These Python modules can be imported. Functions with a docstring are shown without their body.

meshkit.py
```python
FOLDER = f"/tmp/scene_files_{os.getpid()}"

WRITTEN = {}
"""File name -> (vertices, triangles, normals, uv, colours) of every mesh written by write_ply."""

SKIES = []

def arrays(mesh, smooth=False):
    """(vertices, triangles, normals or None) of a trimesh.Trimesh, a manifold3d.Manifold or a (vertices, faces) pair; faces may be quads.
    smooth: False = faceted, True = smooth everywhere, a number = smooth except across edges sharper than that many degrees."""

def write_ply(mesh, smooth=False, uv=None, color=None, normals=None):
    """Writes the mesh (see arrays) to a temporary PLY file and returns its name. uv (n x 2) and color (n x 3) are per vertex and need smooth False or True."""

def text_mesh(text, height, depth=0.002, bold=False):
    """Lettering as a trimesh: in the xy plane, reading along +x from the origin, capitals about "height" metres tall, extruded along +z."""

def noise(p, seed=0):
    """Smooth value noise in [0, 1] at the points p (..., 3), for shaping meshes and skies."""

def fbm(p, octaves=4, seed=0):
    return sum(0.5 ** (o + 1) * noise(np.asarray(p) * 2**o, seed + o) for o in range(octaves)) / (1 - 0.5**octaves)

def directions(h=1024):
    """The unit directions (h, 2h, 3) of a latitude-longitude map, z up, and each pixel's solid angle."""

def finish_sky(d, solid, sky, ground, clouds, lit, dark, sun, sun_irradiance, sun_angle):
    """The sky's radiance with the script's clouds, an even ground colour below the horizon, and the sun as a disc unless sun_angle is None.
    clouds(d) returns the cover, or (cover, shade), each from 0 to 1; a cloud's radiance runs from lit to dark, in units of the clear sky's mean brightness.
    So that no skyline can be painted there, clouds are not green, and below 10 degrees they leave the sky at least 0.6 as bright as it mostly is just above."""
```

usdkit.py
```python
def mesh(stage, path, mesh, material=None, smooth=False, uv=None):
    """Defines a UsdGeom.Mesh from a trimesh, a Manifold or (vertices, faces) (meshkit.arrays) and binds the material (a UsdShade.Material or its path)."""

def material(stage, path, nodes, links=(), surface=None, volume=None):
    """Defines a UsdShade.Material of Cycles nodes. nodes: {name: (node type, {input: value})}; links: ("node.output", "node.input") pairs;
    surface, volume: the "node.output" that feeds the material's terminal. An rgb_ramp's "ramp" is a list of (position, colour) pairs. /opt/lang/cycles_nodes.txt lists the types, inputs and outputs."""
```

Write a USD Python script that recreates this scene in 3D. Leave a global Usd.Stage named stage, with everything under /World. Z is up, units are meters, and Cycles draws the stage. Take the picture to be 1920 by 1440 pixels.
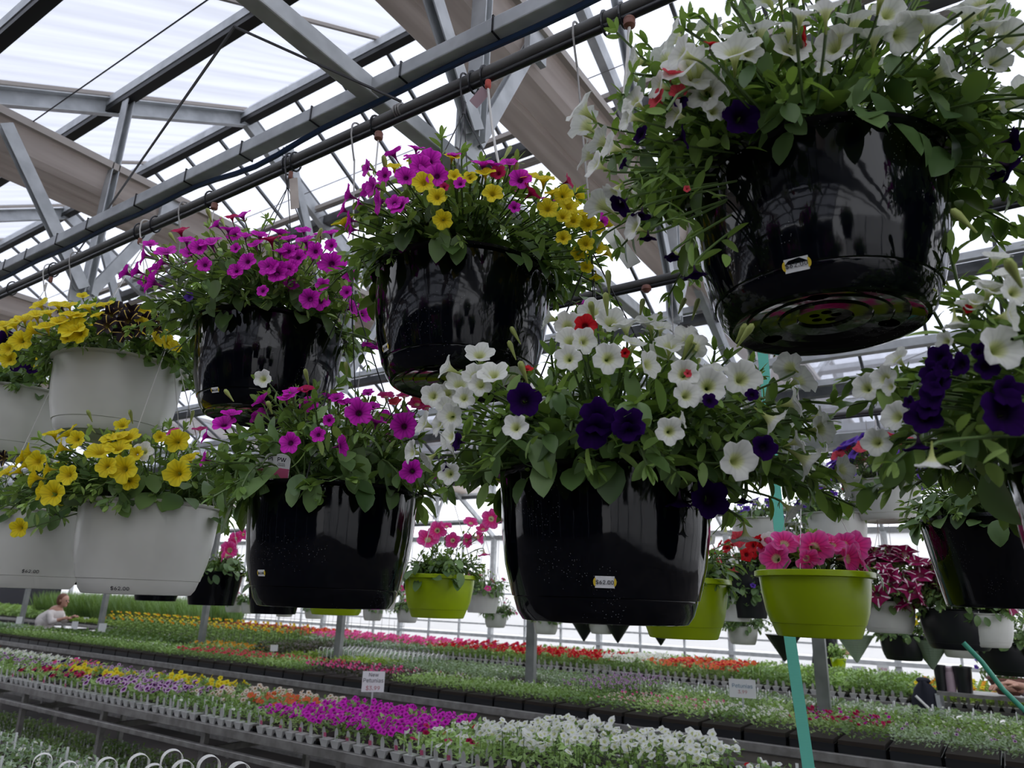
import math, random, numpy as np, trimesh, usdkit, meshkit
from pxr import Usd, UsdGeom, UsdLux, UsdShade, Gf, Sdf, Vt
import manifold3d as m3
from shapely.geometry import LineString, Polygon

random.seed(5); RNG = np.random.default_rng(5)
stage = Usd.Stage.CreateInMemory()
UsdGeom.SetStageUpAxis(stage, 'Z'); UsdGeom.SetStageMetersPerUnit(stage, 1.0)
UsdGeom.Xform.Define(stage, '/World'); UsdGeom.Scope.Define(stage, '/World/Looks')

# ------------------------------------------------------------------ camera, sky, exposure
FPX, PITCH, ROLL, AZ, EYE = 1333.0, math.radians(16.8), math.radians(2.0), math.radians(34.0), 1.65
EXPOSURE = 0.60
SKY = 0.44
FW = np.array([-math.sin(AZ)*math.cos(PITCH), math.cos(AZ)*math.cos(PITCH), math.sin(PITCH)])
_r0 = np.array([math.cos(AZ), math.sin(AZ), 0.0]); _u0 = np.cross(_r0, FW)
RT = _r0*math.cos(ROLL) + _u0*math.sin(ROLL); UP = -_r0*math.sin(ROLL) + _u0*math.cos(ROLL)
CAM = np.array([0.0, 0.0, EYE])
cam = UsdGeom.Camera.Define(stage, '/World/camera')
cam.CreateHorizontalApertureAttr(36.0); cam.CreateFocalLengthAttr(36.0*FPX/1920.0)
cam.CreateClippingRangeAttr(Gf.Vec2f(0.05, 500.0))
cam.CreateFStopAttr(6.6); cam.CreateFocusDistanceAttr(1.5); cam.CreateExposureAttr(EXPOSURE)
_m = np.eye(4); _m[0, :3] = RT; _m[1, :3] = UP; _m[2, :3] = -FW; _m[3, :3] = CAM
cam.AddTransformOp().Set(Gf.Matrix4d(_m.tolist()))
sky = UsdLux.DomeLight.Define(stage, '/World/sky')
sky.CreateIntensityAttr(SKY); sky.CreateColorAttr(Gf.Vec3f(0.95, 0.975, 1.04))

def ray(x, y): return FW + RT*(x-960)/FPX - UP*(y-720)/FPX
def at(x, y, Y):                       # the point where the sight line of a pixel meets the plane at depth Y
    d = ray(x, y); return CAM + d*(Y/d[1])
def depth(p): return float((np.asarray(p, float)-CAM) @ FW)

# ------------------------------------------------------------------ materials
MATS = {}
def mat(name, nodes, links, surface='p.BSDF'):
    MATS[name] = usdkit.material(stage, '/World/Looks/'+name, nodes, links, surface=surface); return MATS[name]
def plain(name, c, rough=0.5, **kw):
    return mat(name, {'p': ('principled_bsdf', dict(base_color=c, roughness=rough, **kw))}, [])
def grainy(name, c1, c2, scale, rough=0.5, bump=0.0, stretch=(1, 1, 1), detail=4, ramp=(0.35, 0.65), **kw):
    n = {'g': ('geometry', {}), 'm': ('mapping', {'scale': stretch}), 'n': ('noise_texture', {'scale': scale, 'detail': detail}),
         'r': ('rgb_ramp', {'ramp': [(ramp[0], c1), (ramp[1], c2)]}), 'p': ('principled_bsdf', dict(roughness=rough, **kw))}
    l = [('g.position', 'm.vector'), ('m.vector', 'n.vector'), ('n.fac', 'r.fac'), ('r.color', 'p.base_color')]
    if bump:
        n['b'] = ('bump', {'strength': bump, 'distance': 0.005}); l += [('n.fac', 'b.height'), ('b.normal', 'p.normal')]
    return mat(name, n, l)

grainy('galvanized', (0.46, 0.48, 0.49), (0.62, 0.64, 0.65), 9, 0.5, stretch=(1, 1, 1), metallic=0.15)
grainy('post_steel', (0.19, 0.20, 0.195), (0.27, 0.28, 0.27), 6, 0.5, metallic=0.2)
grainy('dark_steel', (0.09, 0.095, 0.10), (0.17, 0.175, 0.18), 7, 0.5, metallic=0.3)
grainy('rail_steel', (0.21, 0.20, 0.19), (0.33, 0.32, 0.305), 14, 0.45, metallic=0.4)
grainy('rust_brown', (0.10, 0.065, 0.06), (0.15, 0.11, 0.10), 5, 0.6)
grainy('pipe_grey', (0.075, 0.075, 0.075), (0.13, 0.128, 0.125), 22, 0.5, bump=0.1, stretch=(0.3, 1, 1))
plain('black_rubber', (0.012, 0.013, 0.017), 0.35)
mat('trough_beige', {'g': ('geometry', {}), 'm': ('mapping', {'scale': (6, 0.5, 6)}), 'n': ('noise_texture', {'scale': 3.2, 'detail': 4}), 'r': ('rgb_ramp', {'ramp': [(0.3, (0.60, 0.535, 0.49)), (0.7, (0.76, 0.70, 0.65))]}),
    'p': ('principled_bsdf', {'roughness': 0.5}), 't': ('translucent_bsdf', {}), 'x': ('mix_closure', {'fac': 0.5})},
    [('g.position', 'm.vector'), ('m.vector', 'n.vector'), ('n.fac', 'r.fac'), ('r.color', 'p.base_color'), ('r.color', 't.color'), ('p.BSDF', 'x.closure1'), ('t.BSDF', 'x.closure2')], 'x.closure')   # thin weathered plastic, daylight glows through
plain('trough_lip', (0.46, 0.41, 0.365), 0.5)
plain('blue_hose', (0.008, 0.035, 0.10), 0.4)
plain('terracotta', (0.22, 0.085, 0.06), 0.5)
plain('white_plastic', (0.88, 0.87, 0.84), 0.4)
plain('wire_steel', (0.30, 0.29, 0.28), 0.4, metallic=0.6)
plain('wire_dark', (0.03, 0.03, 0.035), 0.4)
plain('wire_white', (0.70, 0.68, 0.66), 0.4)
plain('paper_white', (0.78, 0.78, 0.80), 0.6)
plain('tag_grey', (0.50, 0.50, 0.49), 0.6)
plain('ink_black', (0.02, 0.02, 0.03), 0.7)
plain('ink_blue', (0.10, 0.22, 0.34), 0.7)
plain('ink_red', (0.45, 0.10, 0.12), 0.7)
plain('sticker_yellow', (0.72, 0.52, 0.03), 0.5)
plain('tag_pink', (0.55, 0.10, 0.22), 0.5)
plain('soil', (0.025, 0.018, 0.013), 0.95)
plain('tray_black', (0.012, 0.013, 0.016), 0.38)
plain('pot_white_small', (0.52, 0.52, 0.51), 0.45)
grainy('gravel', (0.50, 0.49, 0.47), (0.62, 0.61, 0.59), 6, 0.9)
mat('teal_strap', {'g': ('geometry', {}), 'm': ('mapping', {'scale': (0, 0, 1)}), 'w': ('wave_texture', {'scale': 70, 'bands_direction': 'z'}), 'r': ('rgb_ramp', {'ramp': [(0.3, (0.11, 0.52, 0.41)), (0.7, (0.14, 0.58, 0.46))]}), 'p': ('principled_bsdf', {'roughness': 0.6})},
    [('g.position', 'm.vector'), ('m.vector', 'w.vector'), ('w.fac', 'r.fac'), ('r.color', 'p.base_color')])
plain('hose_green', (0.05, 0.30, 0.20), 0.4)
grainy('floor_earth', (0.022, 0.018, 0.016), (0.075, 0.062, 0.055), 0.9, 0.85, bump=0.3)
plain('skin', (0.55, 0.30, 0.22), 0.5); plain('shirt_white', (0.75, 0.70, 0.68), 0.8); plain('hair_auburn', (0.16, 0.06, 0.03), 0.6)
plain('cloth_black', (0.01, 0.01, 0.013), 0.8); plain('cloth_pink', (0.52, 0.36, 0.42), 0.8); plain('hair_grey', (0.2, 0.17, 0.15), 0.6)
plain('jacket_navy', (0.008, 0.010, 0.022), 0.8); plain('bottle_mauve', (0.42, 0.31, 0.36), 0.35)
plain('basket_brown', (0.16, 0.06, 0.04), 0.7); plain('drape_dark', (0.012, 0.013, 0.02), 0.9)
plain('red_cloth', (0.5, 0.08, 0.06), 0.7)

plain('purlin_shade', (0.018, 0.018, 0.02), 0.5)  # near-black colour standing in for shade under the purlins
grainy('panel_brown', (0.085, 0.075, 0.065), (0.14, 0.125, 0.11), 5, 0.7)
def sheet(name, tint, milk, mix, streak=(9, 0.35, 0.35), dirt=0.12):
    # translucent roofing: part of the daylight passes straight, part is scattered by the milky sheet
    mat(name, {'g': ('geometry', {}), 'm': ('mapping', {'scale': streak}), 'n': ('noise_texture', {'scale': 1.6, 'detail': 5}),
               'r': ('rgb_ramp', {'ramp': [(0.30, tuple(np.array(tint)*(1-dirt))), (0.62, tint)]}),
               't': ('transparent_bsdf', {}), 'd': ('translucent_bsdf', {'color': milk}), 'x': ('mix_closure', {'fac': mix})},
        [('g.position', 'm.vector'), ('m.vector', 'n.vector'), ('n.fac', 'r.fac'), ('r.color', 't.color'), ('t.BSDF', 'x.closure1'), ('d.BSDF', 'x.closure2')], 'x.closure')
sheet('roof_milky', (0.695, 0.705, 0.74), (0.72, 0.73, 0.77), 0.16)
sheet('roof_clear', (0.745, 0.755, 0.79), (0.75, 0.75, 0.77), 0.10, dirt=0.05)
sheet('roof_film', (0.93, 0.935, 0.95), (0.85, 0.85, 0.86), 0.12, dirt=0.04)
sheet('wall_film', (0.78, 0.78, 0.785), (0.88, 0.88, 0.88), 0.42, streak=(0.5, 0.5, 3), dirt=0.06)

mat('pot_black', {'g': ('geometry', {}), 'n': ('noise_texture', {'scale': 16, 'detail': 3}), 'v': ('voronoi_texture', {'scale': 210}), 'n2': ('noise_texture', {'scale': 9, 'detail': 2}),
                  's': ('math', {'math_type': 'less_than', 'value2': 0.13}), 'q': ('math', {'math_type': 'greater_than', 'value2': 0.58}), 'sq': ('math', {'math_type': 'multiply'}),
                  'c': ('mix', {'color1': (0.0015, 0.0022, 0.0048), 'color2': (0.16, 0.17, 0.18)}), 'rr': ('map_range', {'from_min': 0.3, 'from_max': 0.7, 'to_min': 0.03, 'to_max': 0.09}),
                  'b': ('bump', {'strength': 0.03, 'distance': 0.02}), 'p': ('principled_bsdf', {'specular_ior_level': 0.32})},
    [('g.position', 'n.vector'), ('g.position', 'v.vector'), ('g.position', 'n2.vector'), ('v.distance', 's.value1'), ('n2.fac', 'q.value1'), ('s.value', 'sq.value1'), ('q.value', 'sq.value2'), ('sq.value', 'c.fac'),
     ('c.color', 'p.base_color'), ('n.fac', 'rr.value'), ('rr.result', 'p.roughness'), ('n.fac', 'b.height'), ('b.normal', 'p.normal')])
grainy('pot_white', (0.60, 0.60, 0.555), (0.70, 0.70, 0.66), 4, 0.33)
grainy('pot_lime', (0.36, 0.50, 0.002), (0.40, 0.55, 0.003), 3, 0.3)
plain('pot_dull_black', (0.010, 0.011, 0.014), 0.3)

def leafmat(name, dark, light, back=0.22, rough=0.42, glow=(0.30, 0.48, 0.06)):
    mat(name, {'o': ('object_info', {}), 'g': ('geometry', {}), 'a': ('math', {'math_type': 'add'}), 'f': ('math', {'math_type': 'fraction'}),
               'r': ('rgb_ramp', {'ramp': [(0.0, dark), (0.75, light), (1.0, tuple(min(1, c*1.25) for c in light))]}), 'p': ('principled_bsdf', {'roughness': rough, 'specular_ior_level': 0.45}),
               't': ('translucent_bsdf', {'color': glow}), 'x': ('mix_closure', {'fac': back})},
        [('o.random', 'a.value1'), ('g.random_per_island', 'a.value2'), ('a.value', 'f.value1'), ('f.value', 'r.fac'), ('r.color', 'p.base_color'), ('p.BSDF', 'x.closure1'), ('t.BSDF', 'x.closure2')], 'x.closure')
leafmat('leaf', (0.085, 0.163, 0.046), (0.178, 0.287, 0.101))
leafmat('leaf_young', (0.171, 0.295, 0.070), (0.310, 0.449, 0.132), 0.3)
leafmat('leaf_deep', (0.054, 0.116, 0.034), (0.116, 0.202, 0.070), 0.15)
leafmat('leaf_grey', (0.163, 0.250, 0.138), (0.325, 0.425, 0.275), 0.2)
leafmat('leaf_silver', (0.22, 0.30, 0.22), (0.42, 0.50, 0.42), 0.2)
leafmat('leaf_lime', (0.20, 0.30, 0.03), (0.34, 0.46, 0.06), 0.3)
leafmat('leaf_purple', (0.035, 0.02, 0.03), (0.07, 0.045, 0.05), 0.1)
leafmat('leaf_tray', (0.151, 0.272, 0.081), (0.343, 0.504, 0.172), 0.25)
plain('stem', (0.10, 0.16, 0.05), 0.5)
plain('bud', (0.36, 0.42, 0.12), 0.5)

def petal(name, ramp, back=0.35, vein=0.10, glow=None, rough=0.55, star=None, spec=0.2):
    # u runs from the tube's foot (0) over the throat to the petals' edge (1); v is 0 on a lobe's middle line and 1 between two lobes
    n = {'uv': ('uvmap', {'attribute': 'st'}), 's': ('separate_xyz', {}), 'r': ('rgb_ramp', {'ramp': ramp}), 'w': ('math', {'math_type': 'multiply', 'value2': 9.0}), 'f': ('math', {'math_type': 'sine'}),
         'k': ('math', {'math_type': 'multiply_add', 'value2': vein, 'value3': 1.0-vein}), 'c': ('mix_color', {'blend_type': 'multiply', 'fac': 1.0}), 'cc': ('combine_xyz', {}),
         'p': ('principled_bsdf', {'roughness': rough, 'specular_ior_level': spec}), 't': ('translucent_bsdf', {}), 'x': ('mix_closure', {'fac': back})}
    l = [('uv.UV', 's.vector'), ('s.x', 'r.fac'), ('s.y', 'w.value1'), ('w.value', 'f.value1'), ('f.value', 'k.value1'), ('k.value', 'cc.x'), ('k.value', 'cc.y'), ('k.value', 'cc.z')]
    src = 'r.color'
    if star:
        n['lt'] = ('math', {'math_type': 'less_than', 'value2': star[1]}); n['st'] = ('mix', {'color2': star[0]}); n['gu'] = ('math', {'math_type': 'greater_than', 'value2': 0.42}); n['an'] = ('math', {'math_type': 'multiply'})
        l += [('s.y', 'lt.value1'), ('s.x', 'gu.value1'), ('lt.value', 'an.value1'), ('gu.value', 'an.value2'), ('an.value', 'st.fac'), (src, 'st.color1')]; src = 'st.color'
    l += [(src, 'c.a'), ('cc.vector', 'c.b'), ('c.result', 'p.base_color'), ('c.result', 't.color'), ('p.BSDF', 'x.closure1'), ('t.BSDF', 'x.closure2')]
    mat(name, n, l, 'x.closure')
petal('petal_W', [(0, (0.42, 0.48, 0.14)), (0.3, (0.60, 0.65, 0.26)), (0.42, (0.74, 0.77, 0.42)), (0.55, (0.85, 0.86, 0.80)), (1, (0.88, 0.88, 0.87))], vein=0.05)
petal('petal_P', [(0, (0.10, 0.06, 0.12)), (0.35, (0.004, 0.001, 0.010)), (0.6, (0.014, 0.001, 0.045)), (1, (0.022, 0.002, 0.075))], back=0.2, rough=0.8, spec=0.06)
petal('petal_M', [(0, (0.40, 0.06, 0.30)), (0.32, (0.10, 0.004, 0.08)), (0.44, (0.48, 0.012, 0.38)), (0.7, (0.76, 0.02, 0.62)), (1, (0.82, 0.035, 0.70))], vein=0.16)
petal('petal_Y', [(0, (0.50, 0.46, 0.05)), (0.32, (0.55, 0.38, 0.01)), (0.5, (0.84, 0.64, 0.012)), (1, (0.92, 0.80, 0.04))], vein=0.10)
petal('petal_R', [(0, (0.28, 0.02, 0.03)), (0.35, (0.12, 0.002, 0.004)), (0.5, (0.60, 0.008, 0.016)), (1, (0.68, 0.012, 0.02))])
petal('petal_C', [(0, (0.35, 0.05, 0.07)), (0.35, (0.55, 0.06, 0.07)), (0.55, (0.75, 0.07, 0.10)), (1, (0.78, 0.09, 0.13))])
petal('petal_A', [(0, (0.25, 0.02, 0.07)), (0.35, (0.2, 0.004, 0.03)), (0.55, (0.52, 0.01, 0.10)), (1, (0.56, 0.015, 0.12))])
petal('petal_K', [(0, (0.60, 0.40, 0.30)), (0.34, (0.75, 0.70, 0.40)), (0.45, (0.85, 0.03, 0.24)), (0.75, (0.92, 0.07, 0.38)), (1, (0.92, 0.20, 0.52))], vein=0.12)
petal('petal_V', [(0, (0.2, 0.1, 0.3)), (0.38, (0.05, 0.02, 0.22)), (0.55, (0.14, 0.05, 0.50)), (1, (0.22, 0.10, 0.62))])
petal('petal_L', [(0, (0.4, 0.2, 0.4)), (0.40, (0.10, 0.01, 0.12)), (0.58, (0.30, 0.06, 0.33)), (0.72, (0.66, 0.42, 0.68)), (1, (0.76, 0.56, 0.76))])
petal('petal_O', [(0, (0.6, 0.3, 0.05)), (0.4, (0.7, 0.3, 0.05)), (0.6, (0.80, 0.13, 0.05)), (1, (0.82, 0.17, 0.08))])
petal('petal_H', [(0, (0.5, 0.4, 0.2)), (0.4, (0.45, 0.25, 0.1)), (0.6, (0.80, 0.66, 0.55)), (1, (0.84, 0.75, 0.66))])
petal('petal_G', [(0, (0.5, 0.3, 0.05)), (0.4, (0.5, 0.2, 0.02)), (0.6, (0.85, 0.34, 0.01)), (1, (0.88, 0.42, 0.02))])
petal('petal_S', [(0, (0.4, 0.3, 0.3)), (0.35, (0.22, 0.004, 0.05)), (0.55, (0.30, 0.006, 0.085)), (1, (0.33, 0.008, 0.10))], star=((0.86, 0.74, 0.76), 0.17), back=0.25)
petal('petal_B', [(0, (0.4, 0.35, 0.05)), (0.35, (0.06, 0.03, 0.01)), (0.55, (0.010, 0.004, 0.008)), (1, (0.016, 0.006, 0.012))], star=((0.80, 0.58, 0.14), 0.055), back=0.15)

# ------------------------------------------------------------------ scene helpers
COUNT = {}
def free(parent, name):
    k = (parent, name); n = COUNT.get(k, 0); COUNT[k] = n+1
    return f'{parent}/{name}' if n == 0 else f'{parent}/{name}_{n:03d}'
def keys(path, label=None, cat=None, group=None, kind=None, category=None):
    cat = cat or category
    p = stage.GetPrimAtPath(path)
    for k, v in (('label', label), ('category', cat), ('group', group), ('kind', kind)):
        if v: p.SetCustomDataByKey(k, v)
    return path
def obj(name, mesh, m, parent='/World', smooth=False, uv=None, **kw):
    path = free(parent, name)
    usdkit.mesh(stage, path, mesh, MATS[m], smooth=smooth, uv=uv)
    if kw: keys(path, **kw)
    return path
def thing(name, label, cat, loc=(0, 0, 0), rz=0.0, group=None, kind=None):
    path = free('/World', name); x = UsdGeom.Xform.Define(stage, path)
    x.AddTranslateOp().Set(Gf.Vec3d(*map(float, loc)))
    if rz: x.AddRotateZOp().Set(float(rz))
    return keys(path, label, cat, group, kind)
def copy(proto, name, label, cat, loc, rz=0.0, group=None):
    path = thing(name, label, cat, loc, rz, group); p = stage.GetPrimAtPath(path)
    p.GetReferences().AddInternalReference(proto); p.SetInstanceable(True)
    return path
def join(parts):
    vs, fs, n = [], [], 0
    for v, f in parts:
        f = np.asarray(f)
        if f.shape[1] == 4: f = np.vstack([f[:, [0, 1, 2]], f[:, [0, 2, 3]]])
        vs.append(v); fs.append(f+n); n += len(v)
    return np.vstack(vs), np.vstack(fs)
BOXF = np.array([[0, 2, 3, 1], [4, 5, 7, 6], [0, 1, 5, 4], [2, 6, 7, 3], [0, 4, 6, 2], [1, 3, 7, 5]])
def box(lo, hi):
    lo, hi = np.array(lo, float), np.array(hi, float)
    return np.array([[(lo, hi)[i][0], (lo, hi)[j][1], (lo, hi)[k][2]] for i in (0, 1) for j in (0, 1) for k in (0, 1)]), BOXF
def unit(v): v = np.asarray(v, float); return v/max(np.linalg.norm(v), 1e-12)
def frame(d, up=(0, 0, 1)):
    d = unit(d); up = np.asarray(up, float)
    if abs(d @ unit(up)) > 0.97: up = np.array([1.0, 0, 0]) if abs(d[0]) < 0.9 else np.array([0, 1.0, 0])
    s = unit(np.cross(up, d)); return s, np.cross(d, s), d
def extrude(profile, p0, p1, up=(0, 0, 1)):      # a shapely polygon swept from p0 to p1; profile x = sideways, y = up
    p0, p1 = np.asarray(p0, float), np.asarray(p1, float); s, u, d = frame(p1-p0, up)
    m = trimesh.creation.extrude_polygon(profile, float(np.linalg.norm(p1-p0)), engine='earcut')
    v = np.asarray(m.vertices); return p0 + v[:, :1]*s + v[:, 1:2]*u + v[:, 2:]*d, np.asarray(m.faces)
def rect(w, h, c=0.0):
    p = Polygon([(-w/2, -h/2), (w/2, -h/2), (w/2, h/2), (-w/2, h/2)])
    return p.buffer(-c).buffer(c, quad_segs=2) if c else p
def beam(p0, p1, w, h, up=(0, 0, 1), c=0.0): return extrude(rect(w, h, c), p0, p1, up)
def channel(w, h, t=0.006): return Polygon([(-w/2, -h/2), (w/2, -h/2), (w/2, -h/2+t), (-w/2+t, -h/2+t), (-w/2+t, h/2-t), (w/2, h/2-t), (w/2, h/2), (-w/2, h/2)])
def tube(pts, r, sides=6, caps=True):
    pts = np.asarray(pts, float); n = len(pts); r = np.broadcast_to(np.asarray(r, float), (n,))
    t = np.gradient(pts, axis=0); s, u, _ = frame(t[0]); V = []
    a = np.arange(sides)*2*math.pi/sides
    for i in range(n):
        d = unit(t[i]); s = unit(s - d*(s @ d)); u = np.cross(d, s)
        V.append(pts[i] + r[i]*(np.cos(a)[:, None]*s + np.sin(a)[:, None]*u))
    V = np.vstack(V); F = []
    for i in range(n-1):
        for k in range(sides):
            k2 = (k+1) % sides; A = i*sides
            F += [[A+k, A+k2, A+sides+k2], [A+k, A+sides+k2, A+sides+k]]
    if caps:
        for base, flip in ((0, 1), ((n-1)*sides, 0)):
            for k in range(1, sides-1): F.append([base, base+k+1, base+k] if flip else [base, base+k, base+k+1])
    return V, np.array(F)
def lathe(prof, seg=48):                          # prof: (radius, z) list; closed when it starts and ends on the axis or on itself
    prof = np.asarray(prof, float); n = len(prof); a = np.arange(seg)*2*math.pi/seg
    V = np.stack([prof[:, None, 0]*np.cos(a), prof[:, None, 0]*np.sin(a), np.broadcast_to(prof[:, None, 1], (n, seg))], -1).reshape(-1, 3); F = []
    for i in range(n-1):
        for k in range(seg):
            k2 = (k+1) % seg
            F.append([i*seg+k, i*seg+k2, (i+1)*seg+k2, (i+1)*seg+k])
    return V, np.array(F)
def shift(m, d): return np.asarray(m[0])+np.asarray(d, float), m[1]
def turn(m, rz):
    c, s = math.cos(rz), math.sin(rz); return np.asarray(m[0]) @ np.array([[c, s, 0], [-s, c, 0], [0, 0, 1]]), m[1]
def catenary(a, b, sag, n=8):
    a, b = np.asarray(a, float), np.asarray(b, float); t = np.linspace(0, 1, n)[:, None]
    p = a + (b-a)*t; p[:, 2] -= (4*sag*t*(1-t))[:, 0]; return p
def text(s, h, d=0.0006, bold=False):
    m = meshkit.text_mesh(s, h, d, bold); v = np.array(m.vertices); v[:, 0] -= (v[:, 0].max()+v[:, 0].min())/2; v[:, 1] -= (v[:, 1].max()+v[:, 1].min())/2
    return v, np.array(m.faces)
def place(m, o, x, y, z):                         # local x, y, z axes set to the given world directions
    v = np.asarray(m[0]); return np.asarray(o, float) + v[:, :1]*x + v[:, 1:2]*y + v[:, 2:]*z, m[1]

# ------------------------------------------------------------------ the greenhouse shell
XL, XR, BAY = -34.0, 5.3, 2.84
FRAMES = [-1.63 - BAY*k for k in range(-2, 12)]
EAVE, RIDGE, SLOPE = 3.03, 5.20, 0.55
RIDGES = [-5.15, 2.75, 10.65]; HALF = 3.95
def roof_z(y):
    r = min(RIDGES, key=lambda q: abs(q-y)); return RIDGE - SLOPE*min(abs(y-r), HALF)
obj('floor', box((XL, -9.1, -0.1), (XR+3, 14.7, 0.0)), 'floor_earth', kind='structure')
obj('ground', box((-150, -150, -0.3), (150, 150, -0.1)), 'gravel', kind='structure')
ceiling = keys(UsdGeom.Xform.Define(stage, free('/World', 'ceiling')).GetPath().pathString, kind='structure')
for r in RIDGES:
    for side, m, step in ((-1, 'roof_milky', 1.42), (1, 'roof_clear', 0.4733)):
        if r != 2.75: step = 1.42
        if r > 5: m = 'roof_film'
        y0, y1 = r, r + side*HALF
        if r == 2.75 and side < 0: y1 = -0.10    # panels left out towards the near eave, an opening added for fill light
        xs = np.arange(FRAMES[0], XL, -step)
        for x in xs:
            a, b = x-step+0.008, x-0.008
            P = np.array([[a, y0, RIDGE+0.10], [b, y0, RIDGE+0.10], [b, y1, roof_z(y1)+0.10], [a, y1, roof_z(y1)+0.10]])
            V = np.vstack([P, P+[0, 0, 0.010]])
            F = np.array([[0, 1, 2, 3], [7, 6, 5, 4], [0, 4, 5, 1], [1, 5, 6, 2], [2, 6, 7, 3], [3, 7, 4, 0]])
            obj('roof_panel', (V, F), m, ceiling)
            if r == 2.75 or abs(((x-FRAMES[0])/BAY) % 1) > 0.01:
                obj('glazing_bar', beam((x, y0, RIDGE+0.085), (x, y1, roof_z(y1)+0.085), 0.022, 0.022), 'dark_steel' if side > 0 else 'trough_lip', ceiling)
    for x in FRAMES:
        for side in (-1, 1):
            obj('rafter', extrude(channel(0.055, 0.11), (x, r, RIDGE-0.01), (x, r+side*HALF, EAVE-0.01)), 'galvanized', ceiling)
    for y in (r, r-0.95, r-1.80, r-2.70, r-3.5):
        z = roof_z(y)+0.0
        obj('ridge_beam' if y == r else 'purlin', extrude(channel(0.07, 0.065), (XL, y, z+0.02), (XR+1, y, z+0.02)), 'galvanized', ceiling)
        obj('dark_flange', beam((XL, y, z-0.032), (XR+1, y, z-0.032), 0.06, 0.04), 'purlin_shade', ceiling)  # dark strip added to draw the shaded underside of purlin and ridge
    for y in (r+0.89, r+2.48, r+3.35):
        z = roof_z(y)+0.01
        obj('purlin', extrude(channel(0.09, 0.07), (XL, y, z), (XR+1, y, z)), 'dark_steel', ceiling)
        if y < r+2: obj('vent_sill', join([beam((XL, y+d, z+h), (XR+1, y+d, z+h), 0.05, 0.035) for d, h in ((-0.12, 0.06), (0.10, -0.045))]), 'trough_lip', ceiling)
        else: obj('vent_sill', beam((XL, y-0.10, z+0.05), (XR+1, y-0.10, z+0.05), 0.05, 0.05), 'galvanized', ceiling)
for y in (-1.2, 6.7, 14.6):
    pr = LineString([(-0.16, 0.10), (-0.10, 0), (0.10, 0), (0.16, 0.10)]).buffer(0.005, cap_style=2, join_style=2)
    obj('eave_gutter', extrude(pr, (XL, y, EAVE-0.02), (XR+1, y, EAVE-0.02)), 'galvanized', ceiling)

wall = keys(UsdGeom.Xform.Define(stage, free('/World', 'wall_back')).GetPath().pathString, kind='structure')
for x in np.arange(FRAMES[0], XL, -BAY):
    obj('wall_panel', box((x-BAY+0.01, 14.60, 0.86), (x-0.01, 14.61, EAVE)), 'wall_film', wall)
    obj('wall_panel', box((x-BAY+0.01, 14.60, 0.0), (x-0.01, 14.61, 0.82)), 'wall_film', wall)
    obj('wall_post', box((x-0.05, 14.45, 0), (x+0.05, 14.56, EAVE)), 'galvanized', wall)
    for d in (0.95, 1.9): obj('wall_stud', box((x-d-0.02, 14.50, 0), (x-d+0.02, 14.55, EAVE)), 'galvanized', wall)
for z, h in ((0.80, 0.07), (1.06, 0.035), (1.75, 0.035), (0.30, 0.05)):
    obj('wall_rail', box((XL, 14.42, z-h/2), (XR+1, 14.47, z+h/2)), 'galvanized', wall)
wl = keys(UsdGeom.Xform.Define(stage, free('/World', 'wall_left')).GetPath().pathString, kind='structure')
for y in np.arange(-9.1, 14.5, 1.185*2):
    obj('wall_panel', box((XL-0.01, y+0.01, 0.0), (XL, y+2.36, EAVE)), 'wall_film', wl)
    obj('wall_post', box((XL+0.01, y-0.05, 0), (XL+0.11, y+0.05, EAVE)), 'galvanized', wl)

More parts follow.
